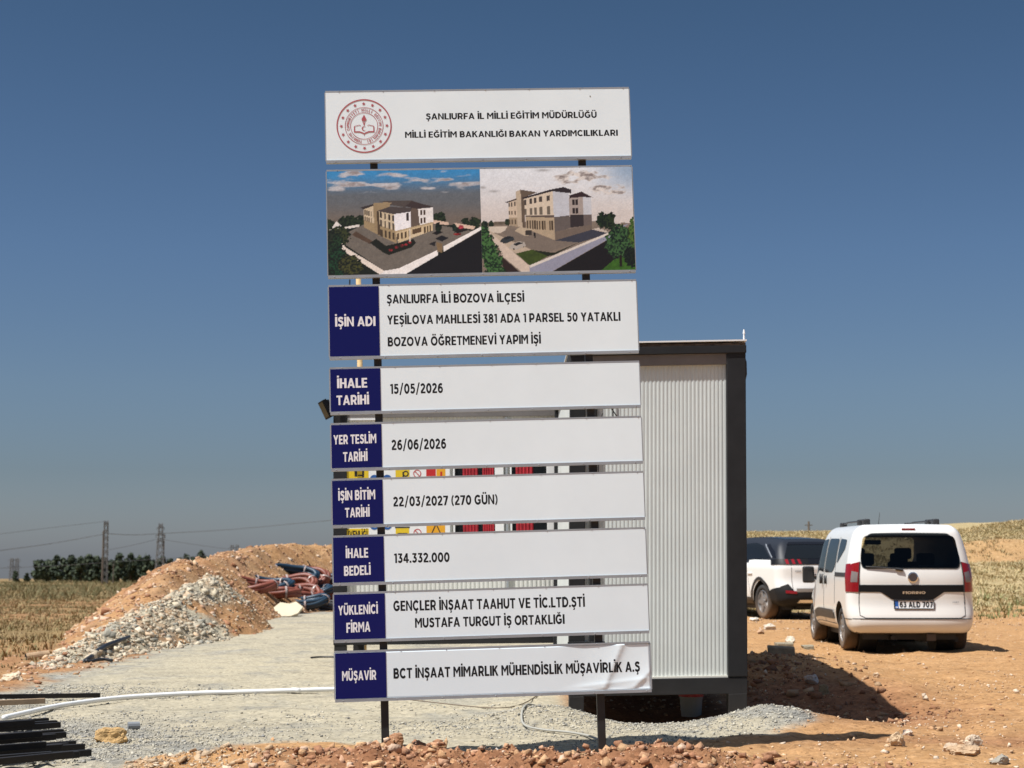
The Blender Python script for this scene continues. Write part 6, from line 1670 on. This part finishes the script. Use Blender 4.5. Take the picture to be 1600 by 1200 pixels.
# black steel box bars, bottom left
BARM = mat('black_box_bar', (0.008, 0.008, 0.009), 0.5, spec=0.25, var=.3, vscale=20, dust=((.3, .22, .14), -.3, .3, .12))
def steel_bar(px, py, ang, length, lift, label, m=BARM, sec=.04, name='steel_bar'):
    p = on_ground(px, py); d = Vector((-math.cos(ang), -math.sin(ang), 0)); q = Vector((p.x, p.y, 0)) + d * length
    za = gh(p.x, p.y) + lift; zb_ = max(gh(q.x, q.y), -.02) + lift
    c = Vector((p.x, p.y, za)); e = Vector((q.x, q.y, zb_))
    b = MB(); b.bar(c, e, sec, sec)
    o = b.build(name, m, bevel=.003)
    dv = (c - e).normalized(); sd = dv.cross(Vector((0, 0, 1))).normalized(); up = sd.cross(dv)
    f = c + dv * .0012
    b = MB(); b.poly([f + sd * (i * sec * .38) + up * (j * sec * .38) for i, j in ((-1, -1), (1, -1), (1, 1), (-1, 1))]); b.build('open_end', INK, o)
    return tag(o, label, 'steel bar', 'black steel box bars stacked at the lower left')
A0 = rad(38)
BL = [(75, 1136, 'black steel bar nearest to the white pipe, on the far side of the stack'), (88, 1144, 'second black steel bar from the white pipe in the stack'), (98, 1154, 'black steel bar with its end just beyond the second bar from the pipe'), (102, 1164, 'short ending black steel bar in the middle of the stack'), (117, 1171, 'black steel bar ending between the middle and the front of the stack'), (131, 1180, 'second black steel bar from the near side of the stack'), (141, 1189, 'longest reaching black steel bar on the near side of the stack'), (112, 1204, 'black steel bar at the bottom edge of the photo in the stack')]
INNER = 'inner black steel bar lying between the outermost bars of the stack at the lower left'
BL = [(px, py, lab if i in (0, 6, 7) else INNER) for i, (px, py, lab) in enumerate(BL)] + [(82, 1140, INNER), (93, 1149, INNER), (60, 1159, INNER), (86, 1168, INNER), (106, 1176, INNER), (96, 1186, INNER), (122, 1196, INNER), (80, 1202, INNER)]
for i, (px, py, lab) in enumerate(BL): steel_bar(px, py, A0 + rad((i * 7 % 5) - 2) * .5, 2.6, .045 + .02 * (i % 2), lab)
for i, (px, py, lab) in enumerate([(52, 1152, 'black steel bar lying on top in the far half of the stack'), (64, 1172, 'black steel bar lying on top in the middle of the stack'), (70, 1192, 'black steel bar lying on top in the near half of the stack')]): steel_bar(px, py, A0 + rad(1.5), 2.2, .10, lab)
steel_bar(156, 1093, rad(24), 1.15, .05, 'single black steel bar resting on the gravel above the white pipe')
o = steel_bar(70, 1104, rad(24), 1.6, .045, 'brown weathered timber strip lying beside the single black bar', mat('brown_timber', (.30, .21, .13), .8, var=.2, vscale=12), .045, 'timber_strip')
o['category'] = 'timber'; del o['group']
# rocks
rock('tan_clod', 'tan earthy boulder lying alone on the grey gravel near the steel bars', on_ground(174, 1158).to_tuple()[:2] + (None,), .115, (0.46, 0.29, 0.12), 3, sq=(1.0, .8, .62))
q = g3(206, 1140); tag(MB().tube([(q[0] - .03, q[1], q[2] + .03), (q[0] + .05, q[1] + .03, q[2] + .03)], .03, 10).build('plastic_bottle_cap', mat('grey_plastic', (.20, .21, .22), .5)), 'small grey plastic tube end lying beside the tan boulder', 'plastic piece')
rock('cream_boulder', 'cream boulder at the left edge of the photo above the gravel', on_ground(20, 1067).to_tuple()[:2] + (None,), .13, (0.58, 0.46, 0.32), 5, sq=(1.0, .7, .5))
for i, (px, py, s, c, lab, sq) in enumerate([
    (1404, 1171, .055, (.50, .36, .22), 'pointed tan stone at the tip of the sign shadow', (1, .7, 1.1)),
    (1484, 1176, .085, (.50, .37, .25), 'broad tan rock at the left of the rock group in the lower right', (1, .7, .5)),
    (1506, 1183, .10, (.44, .30, .18), 'dark sided tan rock at the front of the rock group in the lower right', (1, .7, .5)),
    (1520, 1168, .07, (.54, .42, .30), 'pale rounded rock at the right of the rock group in the lower right', (1, .8, .7)),
    (1418, 1150, .05, (.56, .44, .34), 'pale small stone behind the pointed tan stone', (1, .7, .6)),
    (1562, 1196, .06, (.30, .27, .22), 'grey stone at the bottom edge in the right corner', (1, .8, .7)),
    (1180, 972, .15, (.60, .54, .44), 'flat white stone beside the cabin corner behind the kerb pieces', (1.1, .7, .35)),
    (1202, 986, .11, (.58, .50, .40), 'rounded whitish stone behind the broken kerb pieces', (1, .8, .7)),
    (1189, 992, .09, (.44, .28, .17), 'orange stone between the whitish stones near the cabin', (1, .8, .6)),
    (1234, 1004, .09, (.54, .48, .38), 'pale stone leaning on the upper kerb piece', (1, .8, .8)),
    (1224, 1020, .06, (.52, .36, .24), 'pinkish stone sitting between the two kerb pieces', (1, .8, .8)),
    (1267, 1082, .085, (.50, .46, .42), 'crumpled whitish stone at the edge of the cabin shadow', (1, .8, .7)),
    (1287, 1087, .07, (.26, .20, .11), 'dark olive clod beside the crumpled whitish stone', (1, .8, .8)),
    (1337, 1072, .03, (.25, .16, .09), 'small dark stone alone on the bare yard', (1, .8, .8)),
    (1352, 1064, .03, (.23, .15, .09), 'small dark stone just behind the lone dark stone on the yard', (1, .8, .8)),
    (1370, 1076, .045, (.56, .42, .28), 'pale stone on the yard right of the small dark stones', (1, .8, .6)),
    (619, 1166, .075, (.36, .19, .10), 'largest red brown clod at the foot of the left sign post', (1, .8, .75)),
    (652, 1172, .06, (.33, .16, .085), 'dark red brown clod right of the left sign post', (1, .8, .8)),
    (600, 1172, .05, (.45, .28, .18), 'pale brown clod left of the largest clod at the sign post', (1, .8, .8)),
    (690, 1192, .05, (.50, .38, .28), 'pale pinkish stone on the clod ridge before the pad', (1, .8, .7)),
    (778, 1197, .035, (.66, .60, .52), 'small white upright stone at the bottom edge under the sign', (.7, .6, 1.3)),
    (1088, 1190, .055, (.46, .28, .17), 'brown angular stone at the right end of the clod ridge', (1, .8, .8)),
    (1115, 1196, .06, (.44, .27, .16), 'brown rounded stone at the bottom edge beside the angular stone', (1, .8, .8)),
    (1146, 1196, .06, (.52, .34, .22), 'tan rounded stone at the bottom edge right of the clod ridge', (1, .8, .8)),
    (258, 968, .14, (.34, .33, .29), 'dark grey block in the lower rubble slope', (1, .8, .8))]):
    p = on_ground(px, py); rock('stone', lab, (p.x, p.y, tz(p.x, p.y) if px < 300 and py < 1000 else None), s, c, 20 + i, None, sq, 'stone', yaw=i * 1.3)
KERB = mat('kerb_concrete', (0.27, 0.235, 0.165), 0.9, var=.25, vscale=14, bump=.6, bscale=50)
for i, (px, py, l, h, a, lab) in enumerate([(1222, 1039, .32, .11, -12, 'long broken kerb piece lying nearest to the cabin shadow'), (1226, 1016, .24, .12, 14, 'blocky kerb piece behind the long kerb piece'), (1263, 1014, .14, .07, -5, 'small kerb fragment lying apart nearest to the van')]):
    p = on_ground(px, py); b = MB()
    mt = Matrix.Translation((p.x, p.y + .06, gh(p.x, p.y) + h * .42)) @ Matrix.Rotation(rad(a), 4, 'Z') @ Matrix.Rotation(rad(3 - i * 3), 4, 'Y')
    rs = random.Random(i)
    prof = [(-.07, -h / 2), (.07, -h / 2), (.07, h / 2 - .02), (.05, h / 2), (-.05, h / 2), (-.07, h / 2 - .02)]
    pts = [mt @ Vector((-l / 2 + rs.uniform(-.02, .02), u, v)) for u, v in prof]
    b.prism(pts, (mt.to_3x3() @ Vector((l, 0, 0))))
    tag(b.build('kerb_piece', KERB, bevel=.008), lab, 'kerb piece')
# black conduits draped on the rubble foot
def drape(pts, lift, Y):
    out = []
    for px, py, y in pts:
        p = Vector((wpx(px, y), y, zpx(py, y))); out.append(Vector((p.x, p.y, max(p.z, tz(p.x, p.y) + lift))))
    return out
tag(MB().tube(drape([(208, 993, 22.6), (190, 1000, 22.0), (172, 1007, 21.6), (158, 1016, 21.0), (150, 1024, 20.6), (138, 1034, 20.1)], .02, 0), [.022, .03, .035, .035, .032, .025], 8).build('black_hose', COILK, smooth=True), 'thick black hose draped down the foot of the rubble heap', 'hose')
tag(MB().tube(drape([(182, 1030, 20.2), (172, 1027, 20.3), (160, 1028, 20.2), (150, 1031, 20.1), (142, 1035, 20.0)], .02, 0), .02, 8).build('black_hose', COILK, smooth=True), 'short black hose curved on the ground at the rubble foot', 'hose')
p = on_ground(55, 1031)
b = MB(); b.tube([(p.x - .10, p.y - .05, tz(p.x, p.y) + .05), (p.x + .14, p.y + .10, tz(p.x, p.y) + .08)], .055, 14, caps=False); b.tube([(p.x - .10, p.y - .05, tz(p.x, p.y) + .05), (p.x + .14, p.y + .10, tz(p.x, p.y) + .08)], .045, 14)
lg = b.build('clay_pipe', mat('clay_pipe', (.36, .24, .14), .8, var=.2)); tag(lg, 'short tan clay pipe with a dark open end at the rubble foot', 'pipe')
d = (Vector((.24, .15, .03))).normalized(); c0 = Vector((p.x - .1015, p.y - .051, tz(p.x, p.y) + .05))
MB().tube([c0 - d * .002, c0], .046, 14).build('open_end', INK, lg)
b = MB(); c_ = hit(496, 901); a_ = Vector((wpx(482, c_.y - .15), c_.y - .15, zpx(876, c_.y - .15))); c_ = c_ + (c_ - a_).normalized() * .15
b.tube([c_, a_], [.018, .015], 6); tag(b.build('stake', mat('grey_wood', (.17, .15, .10), .8)), 'leaning stake stuck into the mound above the conduit heap', 'stake')
